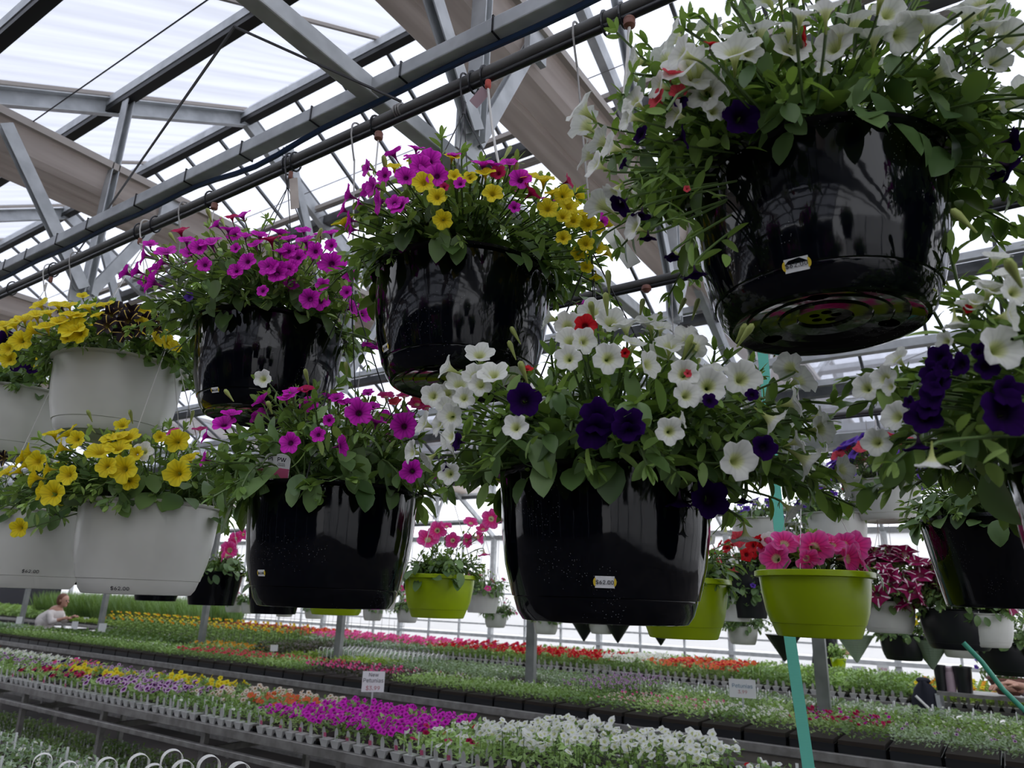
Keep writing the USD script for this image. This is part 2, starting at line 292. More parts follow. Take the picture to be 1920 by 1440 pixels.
wf = keys(UsdGeom.Xform.Define(stage, free('/World', 'wall_front')).GetPath().pathString, kind='structure')
for x in np.arange(FRAMES[0], XL, -BAY):
    obj('wall_panel', box((x-BAY+0.01, -9.12, 0.0), (x-0.01, -9.10, EAVE)), 'drape_dark', wf)  # dark panels added out of view to keep the pot reflections dark
    obj('wall_post', box((x-0.05, -9.08, 0), (x+0.05, -8.98, EAVE)), 'galvanized', wf)

wr = keys(UsdGeom.Xform.Define(stage, free('/World', 'wall_right')).GetPath().pathString, kind='structure')
for y in np.arange(-9.1, 14.5, 1.185*2):
    obj('wall_panel', box((XR+1.0, y+0.01, 0.0), (XR+1.01, y+2.36, EAVE)), 'wall_film', wr)
    obj('wall_post', box((XR+0.88, y-0.05, 0), (XR+0.99, y+0.05, EAVE)), 'galvanized', wr)

for k in range(12):
    x = -1.33 - 2.83*k
    where = ['behind the lime green basket at the right', 'rising from the bench below the large white-flowered basket', 'below the gap between the two front black pots', 'beside the yellow coneflowers at the left'] 
    w = ('grey steel support post ' + where[k]) if k < 4 else 'grey steel support post far down the row at the left'
    obj('support_post', extrude(channel(0.10, 0.06, 0.008), (x, 6.7, 0.0), (x, 6.7, EAVE), up=(0, -1, 0)), 'post_steel', label=w, category='post', group=None if k < 4 else 'far support posts')

# trusses: a deep beige trough on struts, running away from the camera under the roof
tp = LineString([(-0.235, 0.20), (-0.235, 0.165), (-0.200, 0.165), (-0.175, 0.03), (-0.150, 0.0), (-0.02, 0.0), (0.0, 0.018), (0.02, 0.0), (0.150, 0.0), (0.175, 0.03), (0.200, 0.165), (0.235, 0.165), (0.235, 0.20)]).buffer(0.005, cap_style=2, join_style=2)
for k, xc in enumerate(FRAMES):
    w = {1: 'above the right edge of the view', 2: 'over the upper black baskets', 3: 'crossing the upper left of the view'}.get(k-0, None)
    if k == 0: continue
    t = thing('roof_truss', f'beige trough truss with galvanized struts {w}' if w else 'beige trough truss far off under the left roof', 'roof truss', (xc-0.01, 0, 0), group=None if w else 'far trough trusses')
    obj('trough', extrude(tp, (0, -9, 3.95), (0, 14.4, 3.95)), 'trough_beige', t)
    for sx in (-1, 1): obj('trough_lip', beam((sx*0.24, -9, 4.13), (sx*0.24, 14.4, 4.13), 0.03, 0.045), 'trough_lip', t)
    for n, yn in enumerate((1.8, 3.85, 5.9, 10.0, 12.0)):
        rz = roof_z(yn)-0.04
        obj('strut', extrude(channel(0.07, 0.045), (0.22, yn, 3.28), (0.22, yn, rz), up=(0, 1, 0)), 'galvanized', t)
        dy = 0.6 if n == 0 else 0.85
        zz = 4.06 if n == 0 else min(5.1, roof_z(yn-dy)-0.05)
        obj('strut', extrude(channel(0.07, 0.045), (0.24, yn-0.03, 3.30), (0.24, yn-dy, zz), up=(1, 0, 0)), 'galvanized', t)
        obj('strut', extrude(channel(0.06, 0.04), (0.20, yn+0.03, 3.30), (0.21, yn+0.40, 4.05), up=(1, 0, 0)), 'galvanized', t)
        obj('bracket', box((0.19, yn-0.08, 3.22), (0.20, yn+0.08, 3.40)), 'galvanized', t); obj('bracket', box((0.205, yn+0.33, 3.96), (0.235, yn+0.47, 4.12)), 'galvanized', t)
    if k in (1, 2): obj('bottom_chord', beam((0.06, -9, 3.30), (0.06, 14.4, 3.30), 0.065, 0.065, c=0.006), 'galvanized', t)

# horizontal chords along the rows
CH = thing('chord_tube', 'square galvanized tube with black ties above the nearest pipe', 'steel tube', (0, 1.41, 3.30))
obj('tube', beam((XL, 0, 0), (XR, 0, 0), 0.055, 0.055, c=0.005), 'galvanized', CH)
for x in (-4.3, -4.05, -3.72, -3.42, -3.0, -2.62, -2.25, -1.85, -1.42, -1.05, -0.75):
    obj('zip_tie', join([box((x, -0.031, -0.031), (x+0.006, 0.031, -0.028)), box((x, -0.031, 0.028), (x+0.006, 0.031, 0.031)), box((x, -0.031, -0.031), (x+0.006, -0.028, 0.031)), box((x, 0.028, -0.031), (x+0.006, 0.031, 0.031))]), 'black_rubber', CH)
xs = np.linspace(-5.5, 2.0, 60)
obj('blue_hose', tube(np.stack([xs, 0.012+0*xs, -0.042 - 0.035*np.exp(-((xs+2.15)/0.28)**2) + 0.004*np.sin(xs*9)], 1), 0.011, 6), 'blue_hose', CH)
obj('chord_tube', beam((XL, 4.95, 3.30), (XR, 4.95, 3.30), 0.06, 0.06, c=0.005), 'galvanized', label='plain square galvanized tube behind the big upper right basket', category='steel tube')

def wire_thing(name, a, b, r, label, sag=0.0, m='wire_dark'):
    return obj(name, tube(catenary(a, b, sag, 10), r, 5), m, label=label, category='cable')
cp = at(440, 50, 0.93)
wire_thing('brace_cable', cp, at(142, 478, 1.72), 0.0045, 'taut dark brace cable slanting down left across the roof')
CL = at(752, 190, 1.13)
wire_thing('brace_cable', cp, CL, 0.004, 'taut steel cable clamped to the nearest pipe')
def line_x(name, y, z, r, label, m='wire_dark'):
    return obj(name, tube([(XL, y, z), (XR, y, z)], r, 4), m, label=label, category='cable')
line_x('roof_wire', 1.32, 4.15, 0.004, 'thin dark wire under the milky roof at upper left')
line_x('roof_wire', 3.32, 4.80, 0.004, 'single thin wire under the clear roof slope', 'wire_steel')
for y in (3.50, 3.55): obj('roof_wire', tube([(XL, y, roof_z(y)-0.05), (XR, y, roof_z(y)-0.05)], 0.0035, 4), 'wire_steel', label='twin thin wires beside the roof vent sill', category='cable', group='twin roof wires')
obj('roof_wire', tube([at(1240, 860, 9.0), at(1920, 585, 6.0)], 0.006, 4), 'wire_dark', label='slanting dark wire far behind the white flowers', category='cable')

# ------------------------------------------------------------------ pipes that carry the baskets
def pipe(y, z, label, r=0.0155):
    t = thing('basket_pipe', label, 'pipe', (0, y, z))
    obj('pipe', tube([(XL, 0, 0), (-8, 0, 0.0), (-4.5, 0, -0.012), (-2, 0, -0.006), (0, 0, 0), (XR, 0, 0)], r, 16), 'pipe_grey', t, smooth=60)
    obj('drip_line', tube([(XL, -0.004, -r-0.010), (-8, -0.004, -r-0.010), (-4.5, -0.004, -r-0.022), (-2, -0.004, -r-0.016), (0, -0.004, -r-0.010), (XR, -0.004, -r-0.010)], 0.0085, 10), 'black_rubber', t, smooth=60)
    return t
P1Y, P1Z = 1.13, 2.86
P1 = pipe(P1Y, P1Z, 'nearest grey pipe above the upper black baskets')
P2 = pipe(2.40, P1Z, 'grey pipe passing behind the big upper right basket')
pipe(4.85, P1Z, 'third grey pipe further back behind the white flowers')
pipe(6.15, P1Z, 'fourth grey pipe furthest from the camera')
def ring(x, r, z=-0.012, w=0.004, t=0.003):
    return join([tube([(x+w*0.2*math.sin(a), math.sin(a)*r, z+math.cos(a)*(r+0.010)) for a in np.linspace(0, 2*math.pi, 17)], t, 5)])
for px, py in ((22, 545), (100, 510), (262, 432), (293, 415), (395, 372), (540, 305), (555, 298), (705, 235), (888, 150), (910, 140), (1135, 48), (1168, 32)):
    p = at(px, py, P1Y); obj('pipe_tie', ring(p[0], 0.020), 'black_rubber', P1)
KNOBS = []
for px, py, s, m in ((1180, 42, 1.0, 'terracotta'), (710, 255, 0.9, 'terracotta'), (402, 387, 0.85, 'terracotta'), (545, 328, 0.5, 'terracotta'), (915, 158, 0.6, 'red_cloth'), (262, 452, 0.55, 'terracotta'), (95, 524, 0.6, 'terracotta')):
    p = at(px, py, P1Y-0.012); KNOBS.append(p)
    k = obj('drip_emitter', shift(lathe([(0, 0.010), (0.011*s, 0.010), (0.013*s, 0.006), (0.0115*s, 0.002), (0.013*s, -0.003), (0.012*s, -0.009), (0.006*s, -0.013), (0, -0.013)], 18), p-[0, P1Y, P1Z]), m, P1, smooth=40)
for px, py in ((1212, 541), (1470, 490)):
    p = at(px, py, 2.385)
    obj('drip_emitter', shift(lathe([(0, 0.012), (0.016, 0.011), (0.019, 0.004), (0.019, -0.006), (0.009, -0.016), (0, -0.016)], 18), p-[0, 2.40, P1Z]), 'terracotta', P2, smooth=40)
obj('pipe_clamp', join([tube([(CL[0]+dx, math.sin(a)*0.0175, math.cos(a)*0.0175) for a in np.linspace(0, 2*math.pi, 19)], 0.003, 5) for dx in (-0.008, 0, 0.008)]), 'wire_steel', P1)
# ------------------------------------------------------------------ plants: leaves, flowers, stems
LROWS = ((0.10, 0.24), (0.30, 0.45), (0.55, 0.50), (0.78, 0.38), (0.93, 0.17))
def _leaf_faces():
    F = [[0, 2, 1], [0, 3, 2]]
    for k in range(4):
        a = 1+3*k; F += [[a, a+1, a+4], [a, a+4, a+3], [a+1, a+2, a+5], [a+1, a+5, a+4]]
    return np.array(F + [[13, 14, 16], [14, 15, 16]])
LEAF12 = _leaf_faces()
def leaves(base, d, nrm, L, W, curl):
    # one softly folded, curling ovate leaf per row: base point, direction, upper side, length, width, curl
    base, d, nrm = (np.asarray(a, float) for a in (base, d, nrm)); n = len(base)
    d = d/np.linalg.norm(d, axis=1, keepdims=True); s = np.cross(nrm, d); s /= np.maximum(np.linalg.norm(s, axis=1, keepdims=True), 1e-9); u = np.cross(d, s)
    L, W, curl = (np.broadcast_to(a, (n,))[:, None] for a in (L, W, curl)); V = np.empty((n, 17, 3))
    def pt(t, side, w): return base + d*L*t + s*(side*w)*W + u*(abs(side)*w*W*0.26 - curl*L*t*t + 0.06*L*t)
    V[:, 0] = base
    for k, (t, w) in enumerate(LROWS):
        for j, side in enumerate((-1, 0, 1)): V[:, 1+3*k+j] = pt(t, side, w)
    V[:, 16] = pt(1.0, 0, 0)
    return V
def leafmesh(V): n = len(V); return V.reshape(-1, 3), (LEAF12[None]+17*np.arange(n)[:, None, None]).reshape(-1, 3)
def leaf4(base, d, nrm, L, W):                    # small far leaves: a folded rhomb
    base, d, nrm = (np.asarray(a, float) for a in (base, d, nrm)); d = d/np.linalg.norm(d, axis=1, keepdims=True); s = np.cross(nrm, d); s /= np.maximum(np.linalg.norm(s, axis=1, keepdims=True), 1e-9); u = np.cross(d, s)
    n = len(base); L, W = np.broadcast_to(L, (n,))[:, None], np.broadcast_to(W, (n,))[:, None]
    V = np.stack([base, base+d*L*.5-s*W*.5+u*W*.2, base+d*L*.55, base+d*L*.5+s*W*.5+u*W*.2, base+d*L-u*L*.12], 1)
    F = np.array([[0, 2, 1], [0, 3, 2], [1, 2, 4], [2, 3, 4]])
    return V.reshape(-1, 3), (F[None]+5*np.arange(n)[:, None, None]).reshape(-1, 3)

PROF = [(0.045, -1.25, 0.0), (0.085, -0.85, 0.14), (0.15, -0.55, 0.28), (0.27, -0.32, 0.40), (0.55, -0.11, 0.62), (0.86, 0.02, 0.86), (1.0, 0.0, 1.0)]
FARPROF = [(0.06, -0.8, 0.0), (0.24, -0.12, 0.38), (0.66, 0.04, 0.66), (1.0, -0.03, 1.0)]
def flower(r, rng, seg=20, lobe=0.10, prof=PROF, tubelen=1.0, ruffle=0.06):
    a = np.arange(seg)*2*math.pi/seg; ph = rng.uniform(0, 6.28); st = rng.uniform(0.85, 1.12); V, U = [], []
    edge = np.abs(np.cos(2.5*a)); irr = 1 + rng.uniform(-0.05, 0.05, seg)
    sag = rng.uniform(-0.10, 0.10)
    for rad, z, u in prof:
        k = u**2
        rr = rad*(1 - k*lobe*(1-edge)**2*2.2)*(1+(irr-1)*k)
        zz = z*(tubelen if z < 0 else 1)*st + k*(ruffle*np.sin(5*a+ph) + 0.04*np.sin(3*a+ph*2) + sag*np.cos(a+ph))
        V.append(np.stack([rr*np.cos(a), rr*np.sin(a), zz], 1)*r); U.append(np.stack([np.full(seg, u), 1-edge], 1))
    F = []
    for i in range(len(prof)-1):
        for k in range(seg):
            k2 = (k+1) % seg; F += [[i*seg+k, i*seg+k2, (i+1)*seg+k2], [i*seg+k, (i+1)*seg+k2, (i+1)*seg+k]]
    return np.vstack(V), np.array(F), np.vstack(U)
def aim(V, o, n, rng):
    s, u, d = frame(n); w = rng.uniform(0, 6.28); c, q = math.cos(w), math.sin(w); s2, u2 = s*c+u*q, -s*q+u*c
    return np.asarray(o) + V[:, :1]*s2 + V[:, 1:2]*u2 + V[:, 2:]*d

FACE = {'f': (0, .25, 1), 'u': (0, 1, .45), 'l': (-1, .3, .4), 'r': (1, .3, .4), 'd': (0, -1, .25), 'ul': (-.7, .8, .2), 'ur': (.7, .8, .2), 'uf': (0, .75, .75), 'dl': (-.8, -.6, .2), 'dr': (.8, -.6, .3), 'b': (0, .3, -1),
        'fl': (-.6, .3, .8), 'fr': (.6, .3, .8), 'fd': (0, -.35, 1)}
def facing(code): a, b, c = FACE[code]; return unit(RT*a + UP*b - FW*c)

def pot_profile(R, H, kind):
    if kind == 'bowl': o = [(1.0, 0.0), (1.015, -0.012), (1.0, -0.03), (0.955, -0.045), (0.945, -0.15), (0.925, -0.40), (0.885, -0.63), (0.815, -0.84), (0.80, -0.845), (0.798, -0.86), (0.765, -0.94), (0.715, -0.995), (0.685, -1.0)]
    elif kind == 'lip': o = [(1.0, 0.0), (1.03, -0.01), (1.035, -0.09), (1.0, -0.10), (0.955, -0.105), (0.925, -0.35), (0.87, -0.62), (0.80, -0.80), (0.785, -0.805), (0.78, -0.82), (0.71, -0.98), (0.69, -1.0)]
    else: o = [(1.0, 0.0), (1.03, -0.01), (1.03, -0.05), (0.985, -0.06), (0.955, -0.09), (0.86, -0.55), (0.765, -0.97), (0.75, -1.0)]
    base = o[-1][0]
    under = [(base*0.97, -0.985), (base*0.86, -0.965), (base*0.84, -0.972), (base*0.70, -0.955), (base*0.68, -0.962), (base*0.5, -0.945), (base*0.48, -0.955), (base*0.30, -0.945), (base*0.28, -0.93), (0, -0.93)]
    ins = [(0, -0.89), (base*0.95, -0.93), (0.77, -0.80), (0.88, -0.45), (0.915, -0.05), (0.93, 0.0), (1.0, 0.0)]
    return [(r*R, z*H) for r, z in o], [(r*R, z*H) for r, z in under], [(r*R, z*H) for r, z in ins]
def pot_mesh(R, H, kind, seg=72, holes=False):
    o, un, ins = pot_profile(R, H, kind); v, f = lathe(o + un + ins, seg)
    if not holes: return v, f
    keep = o[:-1] + [o[-1]] + un + ins
    m = trimesh.Trimesh(*join([(v, f)]), process=False); m.merge_vertices(); m.update_faces(m.nondegenerate_faces()); m.fix_normals()
    M = m3.Manifold(m3.Mesh(np.asarray(m.vertices, np.float32), np.asarray(m.faces, np.uint32)))
    base = o[-1][0]
    for a in (0.6, 2.7, 4.8): M -= m3.Manifold.cylinder(0.09*H+0.02, base*0.11, base*0.11, 24).translate((base*0.72*math.cos(a), base*0.72*math.sin(a), -H-0.005))
    for a in np.arange(5)*1.2566: M -= m3.Manifold.cylinder(0.09*H+0.02, base*0.055, base*0.055, 16).translate((base*0.12*math.cos(a), base*0.12*math.sin(a), -H-0.005))
    mm = M.to_mesh(); return np.array(mm.vert_properties[:, :3]), np.array(mm.tri_verts)

def sticker(parent, c, R, H, px, py, w=0.031, words='$62.00', yellow=True, plainink=False, kind='bowl'):
    # where the pixel's sight line meets the pot's wall
    d = ray(px, py); o, _, _ = pot_profile(R, H, kind); o = np.array(o); best = None
    for t in np.arange(max(0.2, depth(c)-0.5), depth(c)+0.1, 0.0005):
        p = CAM + d*t - c; r = np.interp(-p[2], -o[:, 1], o[:, 0]) if -H < p[2] < 0 else 0
        if math.hypot(p[0], p[1]) < r: best = p; break
    if best is None: return
    p = best; r0 = np.interp(-(p[2]-0.01), -o[:, 1], o[:, 0]); r1 = np.interp(-(p[2]+0.01), -o[:, 1], o[:, 0])
    a = math.atan2(p[1], p[0]); out = unit([math.cos(a), math.sin(a), -(r1-r0)/0.02]); x = np.array([-math.sin(a), math.cos(a), 0]); y = np.cross(out, x); h = w*0.60
    q = p + out*0.0008 - 0*x
    if not plainink:
        sh = Polygon([(-w*.5, -h*.5), (w*.5, -h*.5), (w*.5, h*.5), (-w*.5, h*.5)])
        st = obj('price_sticker', place((np.asarray((m := trimesh.creation.extrude_polygon(sh, 0.0010, engine='earcut')).vertices), m.faces), q, x, y, out), 'paper_white', parent)
        if yellow:
            for s in (-1, 1):
                m = trimesh.creation.extrude_polygon(Polygon([(s*w*.47+s*w*.13*math.cos(b), h*.36*math.sin(b)) for b in np.linspace(-1.57, 1.57, 9)]), 0.0014, engine='earcut')
                obj('sticker_edge', place((np.asarray(m.vertices), m.faces), q, x, y, out), 'sticker_yellow', st)
        obj('price', place(text(words, h*0.33), q+out*0.0016, x, y, out), 'ink_black', st)
    else: obj('price', place(text(words, h*0.5), q+out*0.0004, x, y, out), 'ink_black', parent)

def basket(label, c, R, H, potmat, kind, spread, top, droop, flowers, stems, style, group=None, lean=(0, 0), near=True, hook=None, rnd=0, rndcol='W', rndsize=0.03, seed=1, maxleaf=300, leafsize=0.058, mats=('leaf', 'leaf_young', 'leaf_deep'), fringe=60, buds=0, budmat='bud', wires=4, wirem='wire_dark', name='flower_basket', longwire=None, tipl=0.024, tipw=0.26, holes=False, cat='hanging flower basket', fout=1.04, clear=()):
    rng = np.random.default_rng(seed); c = np.asarray(c, float)
    t = thing(name, label, cat, c, group=group)
    obj('pot', pot_mesh(R, H, kind, 72 if near else 32, holes), potmat, t, smooth=28)
    obj('soil', lathe([(0, -0.012), (R*0.90, -0.02), (R*0.90, -0.03), (0, -0.03)], 24), 'soil', t)
    # stems: from the soil outwards to a mound whose edge hangs over the rim
    B, D, N, L, W, Cu, K = [], [], [], [], [], [], []; ST = []
    lx = RT*lean[0]; lean3 = np.array([lx[0], lx[1], 0.0])
    def tip(phi, e, k):
        h = math.cos(e)*spread; z = math.sin(e)*(top if e > 0 else droop)
        return np.array([math.cos(phi)*h, math.sin(phi)*h, z])*k + lean3*max(0, math.cos(e))
    for i in range(stems):
        phi = rng.uniform(0, 2*math.pi); e = math.radians(rng.choice([rng.uniform(-22, 15), rng.uniform(5, 50), rng.uniform(35, 88)], p=[0.30, 0.40, 0.30])); k = rng.uniform(0.62, 1.06)
        b = np.array([math.cos(phi), math.sin(phi), 0])*R*rng.uniform(0.1, 0.75); q = tip(phi, e, k); n = 8; s = np.linspace(0, 1, n)[:, None]
        mid = (b+q)/2 + np.array([0, 0, 0.10*spread+0.05 if e < 0.5 else 0.0]) + rng.normal(0, 0.02, 3)
        path = (1-s)**2*b + 2*s*(1-s)*mid + s*s*q; ST.append((path, 0.0022))
        seglen = np.linalg.norm(q-b); m = int(max(5, seglen/(0.017 if near else 0.028)))
        for j in range(m):
            f = 0.22 + 0.78*(j+rng.uniform(0, .6))/m; x = min(n-1.001, f*(n-1)); i0 = int(x); p = path[i0] + (path[i0+1]-path[i0])*(x-i0); tan = unit(path[i0+1]-path[i0])
            side = unit(np.cross(tan, rng.normal(0, 1, 3))); small = f > 0.80
            d = unit(side*(1.0 if not small else 0.9) + tan*(0.35 if not small else 0.75) + np.array([0, 0, -0.15 if e < 0.3 else 0.15]))
            up_ = np.array([0, 0, 1.0]) if abs(d[2]) < 0.8 else unit(q-b)
            B.append(p); D.append(d); N.append(unit(up_ + rng.normal(0, .25, 3)))
            hi = math.sin(max(e, 0)); l = leafsize*(1.15-0.5*f)*rng.uniform(0.7, 1.15)*(1-.42*hi)
            if small and e > 0.35: l = tipl*rng.uniform(0.7, 1.3); W.append(l*tipw); K.append(1)
            else: W.append(l*rng.uniform(0.52, 0.70)*(1-.3*hi)); K.append(0 if rng.random() < 0.75 else 2)
            L.append(l); Cu.append(rng.uniform(0.05, 0.45))
        for j in range(5):                         # the tuft at a shoot's end
            d = unit(unit(path[-1]-path[-2])*0.9 + rng.normal(0, .55, 3)); B.append(q); D.append(d); N.append(unit(np.array([0, 0, 1])+rng.normal(0, .4, 3))); l = tipl*rng.uniform(0.6, 1.2); L.append(l); W.append(l*(tipw+0.08)); Cu.append(0.1); K.append(1)
    for i in range(fringe):                        # broad leaves that hang over the rim
        phi = rng.uniform(0, 2*math.pi); r = R*rng.uniform(0.88, 1.10); p = np.array([math.cos(phi)*r, math.sin(phi)*r, rng.uniform(-0.03, 0.07)]); out = np.array([math.cos(phi), math.sin(phi), 0])
        d = unit(out*rng.uniform(0.25, 1) + np.array([0, 0, -rng.uniform(0.2, 1.1)]) + rng.normal(0, .35, 3)); B.append(p); D.append(d); N.append(unit(out+np.array([0, 0, .8]))); l = leafsize*rng.uniform(0.85, 1.3); L.append(l); W.append(l*rng.uniform(.58, .74)); Cu.append(rng.uniform(.05, .4)); K.append(0 if rng.random() < .6 else 2)
    # flowers: named ones first, then loose ones over the mound
    FL = []
    org = CAM - c
    for px, py, size, col, face in flowers:
        d = ray(px, py); cc = lean3*0.6
        A = np.array([1/spread, 1/spread, 1/(top if py < 1e9 else top)]); o_ = (org-cc)*A; d_ = d*A; a_, b_, g_ = d_ @ d_, 2*o_ @ d_, o_ @ o_ - fout
        disc = b_*b_ - 4*a_*g_; tt = (-b_-math.sqrt(disc))/(2*a_) if disc > 0 else -b_/(2*a_)
        p = org + d*tt
        if p[2] < -0.03 and disc > 0: tt = depth(c) - R*0.95; p = org + d*tt
        FL.append((p, 0.5*size*(depth(p+c))/FPX*(1.22 if near else 1.15), col, facing(face)))
    for i in range(rnd):
        phi = rng.uniform(0, 2*math.pi); e = math.radians(rng.uniform(2, 80)); q = tip(phi, e, rng.uniform(.85, 1.05))
        n = unit(np.array([math.cos(phi)*math.cos(e), math.sin(phi)*math.cos(e), math.sin(e)+.25]) + rng.normal(0, .35, 3)); FL.append((q, rndsize*rng.uniform(.8, 1.12), rndcol[rng.integers(len(rndcol))], n))
    for p, r, col, n in FL:
        n = unit(n + rng.normal(0, .10, 3)); tl = 1.15 if col in 'W' else 0.8
        V, F, U = flower(r, rng, 20 if near else 10, 0.16 if col in 'SB' else 0.10, PROF if near else FARPROF, tl, 0.07)
        obj('flower', (aim(V, p, n, rng), F), 'petal_'+col, t, smooth=True, uv=U)
        foot = p - n*r*1.1*tl; inner = foot*0.55 + np.array([0, 0, 0.02]); mid = foot - n*r*0.6
        s = np.linspace(0, 1, 6)[:, None]; ST.append(((1-s)**2*inner + 2*s*(1-s)*mid + s*s*foot, 0.0018))
        for j in range(5):
            d = unit(n*0.8 + rng.normal(0, .6, 3)); B.append(foot); D.append(d); N.append(unit(rng.normal(0, 1, 3))); l = r*0.62*rng.uniform(.8, 1.2); L.append(l); W.append(l*.28); Cu.append(.1); K.append(1)
        if near:
            for j in range(4):
                pp = foot*rng.uniform(.75, .98) + rng.normal(0, .012, 3); B.append(pp); D.append(unit(rng.normal(0, 1, 3)+[0, 0, .2])); N.append(unit([0, 0, 1]+rng.normal(0, .3, 3))); l = tipl*rng.uniform(.9, 1.7); L.append(l); W.append(l*.36); Cu.append(.2); K.append(1)
    for i in range(buds):
        phi = rng.uniform(0, 2*math.pi); e = math.radians(rng.uniform(10, 80)); q = tip(phi, e, rng.uniform(.9, 1.1)); ax = unit(q*np.array([1, 1, .5]) + np.array([0, 0, .22]) + rng.normal(0, .05, 3)); ln = rng.uniform(.03, .05)
        s, u, dd = frame(ax); v, f = lathe([(0.0012, 0), (0.003, ln*.35), (0.0055, ln*.75), (0.0042, ln*.93), (0, ln)], 7); obj('bud', (q + v[:, :1]*s+v[:, 1:2]*u+v[:, 2:]*dd, join([(v, f)])[1]), budmat, t, smooth=True)
    B, D, N, L, W, Cu, K = map(np.array, (B, D, N, L, W, Cu, K)); V = leaves(B, D, N, L, W, Cu)
    ctr = V[:, 8]+c; dep = (ctr-CAM) @ FW; keep = np.ones(len(L), bool)
    if near:                                       # blooms and tags stand free: no leaf grows across their faces
        for fp, fr in [(p, r*.85) for p, r, _, _ in FL[:len(flowers)]] + [(at(px, py, Y)-c, r) for px, py, Y, r in clear]:
            a = unit(fp-org); tt = (V[:, 8]-org) @ a; off = np.linalg.norm(V[:, 8]-org-tt[:, None]*a, axis=1); keep &= ~((off < fr+.25*W) & (tt < np.linalg.norm(fp-org)+.012))
    V, L, W, K, ctr, dep = V[keep], L[keep], W[keep], K[keep], ctr[keep], dep[keep]
    dirc = unit(CAM-c); score = L*W/dep**2*(0.25+np.clip(((V[:, 8]) @ dirc)/spread+0.35, 0, 1.2))
    pick = np.argsort(-score)[:maxleaf]; rest = np.setdiff1d(np.arange(len(L)), pick)
    for i in pick: obj('leaf', (V[i], LEAF12), mats[K[i]], t, smooth=True)
    for k, nm in ((0, 'foliage'), (1, 'shoot_foliage'), (2, 'shaded_foliage')):  # the deep green leaves are picked at random
        ix = rest[K[rest] == k]
        if len(ix): obj(nm, leafmesh(V[ix]), mats[k], t, smooth=True, kind='stuff')
    obj('stems', join([tube(p, r, 4, False) for p, r in ST]), 'stem', t, kind='stuff')
    # hanger
    if hook is not None:
        hk = np.asarray(hook, float)-c; hg = obj('hanger', tube([hk+[0, 0, .0], hk+[0, 0, -.035]], 0.0045, 6), wirem, t)
        for i in range(wires):
            a = 0.5+i*2*math.pi/wires; obj('wire', tube(catenary(hk+[0, 0, -.03], (R*0.97*math.cos(a), R*0.97*math.sin(a), -0.005), 0.0, 5), 0.0014 if near else 0.002, 4), wirem, hg)
        if longwire is not None:
            lw = np.asarray(longwire, float)-c; obj('wire', tube([hk, lw+[0, 0, -.03]], 0.0022, 5), 'wire_steel', hg)
        top_ = (np.asarray(longwire, float)-c) if longwire is not None else hk
        if near: obj('hook', tube([top_+np.array(q) for q in [(0, 0, -.036), (0, -.010, -.004), (0, -.020, .035)] + [(0, -.0205*math.cos(a), .06+.0205*math.sin(a)) for a in np.linspace(0, 3.5, 10)]], 0.0025, 6), wirem if longwire is None else 'wire_steel', hg)
    return t
# ------------------------------------------------------------------ the baskets of the nearest pipe
def hookat(x): return (x, P1Y, P1Z-0.06)
def parse(s):                                     # "x,y,size,colour,face; ..."
    out = []
    for q in s.replace('\n', ' ').split(';'):
        q = q.split()
        if q: out.append((float(q[0]), float(q[1]), float(q[2]), q[3], q[4] if len(q) > 4 else 'f'))
    return out
FU4 = parse('''1484 85 68 W f;1561 83 62 W fl;1783 124 70 W fr;1322 171 62 W fl;1358 154 44 W r;1305 137 62 W f;1318 111 60 W u;1262 214 46 W l;1271 98 56 W l;1382 64 60 W u;1425 47 60 W u;1484 43 55 W u;
1604 26 68 W u;1668 21 56 W f;1694 64 62 W fd;1749 38 68 W u;1818 13 70 W u;1860 38 60 W u;1899 64 60 W f;1549 9 55 W u;1185 188 46 W l;1173 218 50 W l;1138 273 50 W l;1113 307 46 W l;1147 363 40 W dl;1185 423 48 W l;1544 128 28 W f;1352 81 55 W u;1583 56 54 W u;1724 26 56 W u;
1640 60 54 W u;1505 20 50 W u;1230 160 44 W l;1405 95 46 W f;1870 110 50 W f;1340 205 40 W f;
1390 220 62 P f;1284 256 40 P r;1200 252 30 P l;1162 386 40 P dl;1202 406 32 P d;1215 448 28 P d;1260 483 24 P d;1305 517 38 P d;1903 261 42 P r;1899 316 50 P dr;1869 329 26 P d;1275 188 26 P f;1168 307 22 P l;
1260 132 38 C u;1230 184 34 C l;1271 171 30 C f;1510 68 32 R r;1333 79 24 R u;1288 354 12 C f;1880 200 24 W r''')
basket('black flower basket with a mass of white petunias, largest, at upper right', (-.171, 1.111, 2.305), .20, .238, 'pot_black', 'bowl', .40, .335, .17, FU4, 150, None, rnd=70, rndcol='W', rndsize=.031, hook=hookat(-.171), fout=1.16, seed=11, leafsize=.056, fringe=75, buds=26, tipl=.026, tipw=.26, holes=True, lean=(-.01, 0))
T_U4 = '/World/flower_basket'
sticker(T_U4, np.array([-.171, 1.111, 2.305]), .20, .238, 1494, 496, .032)
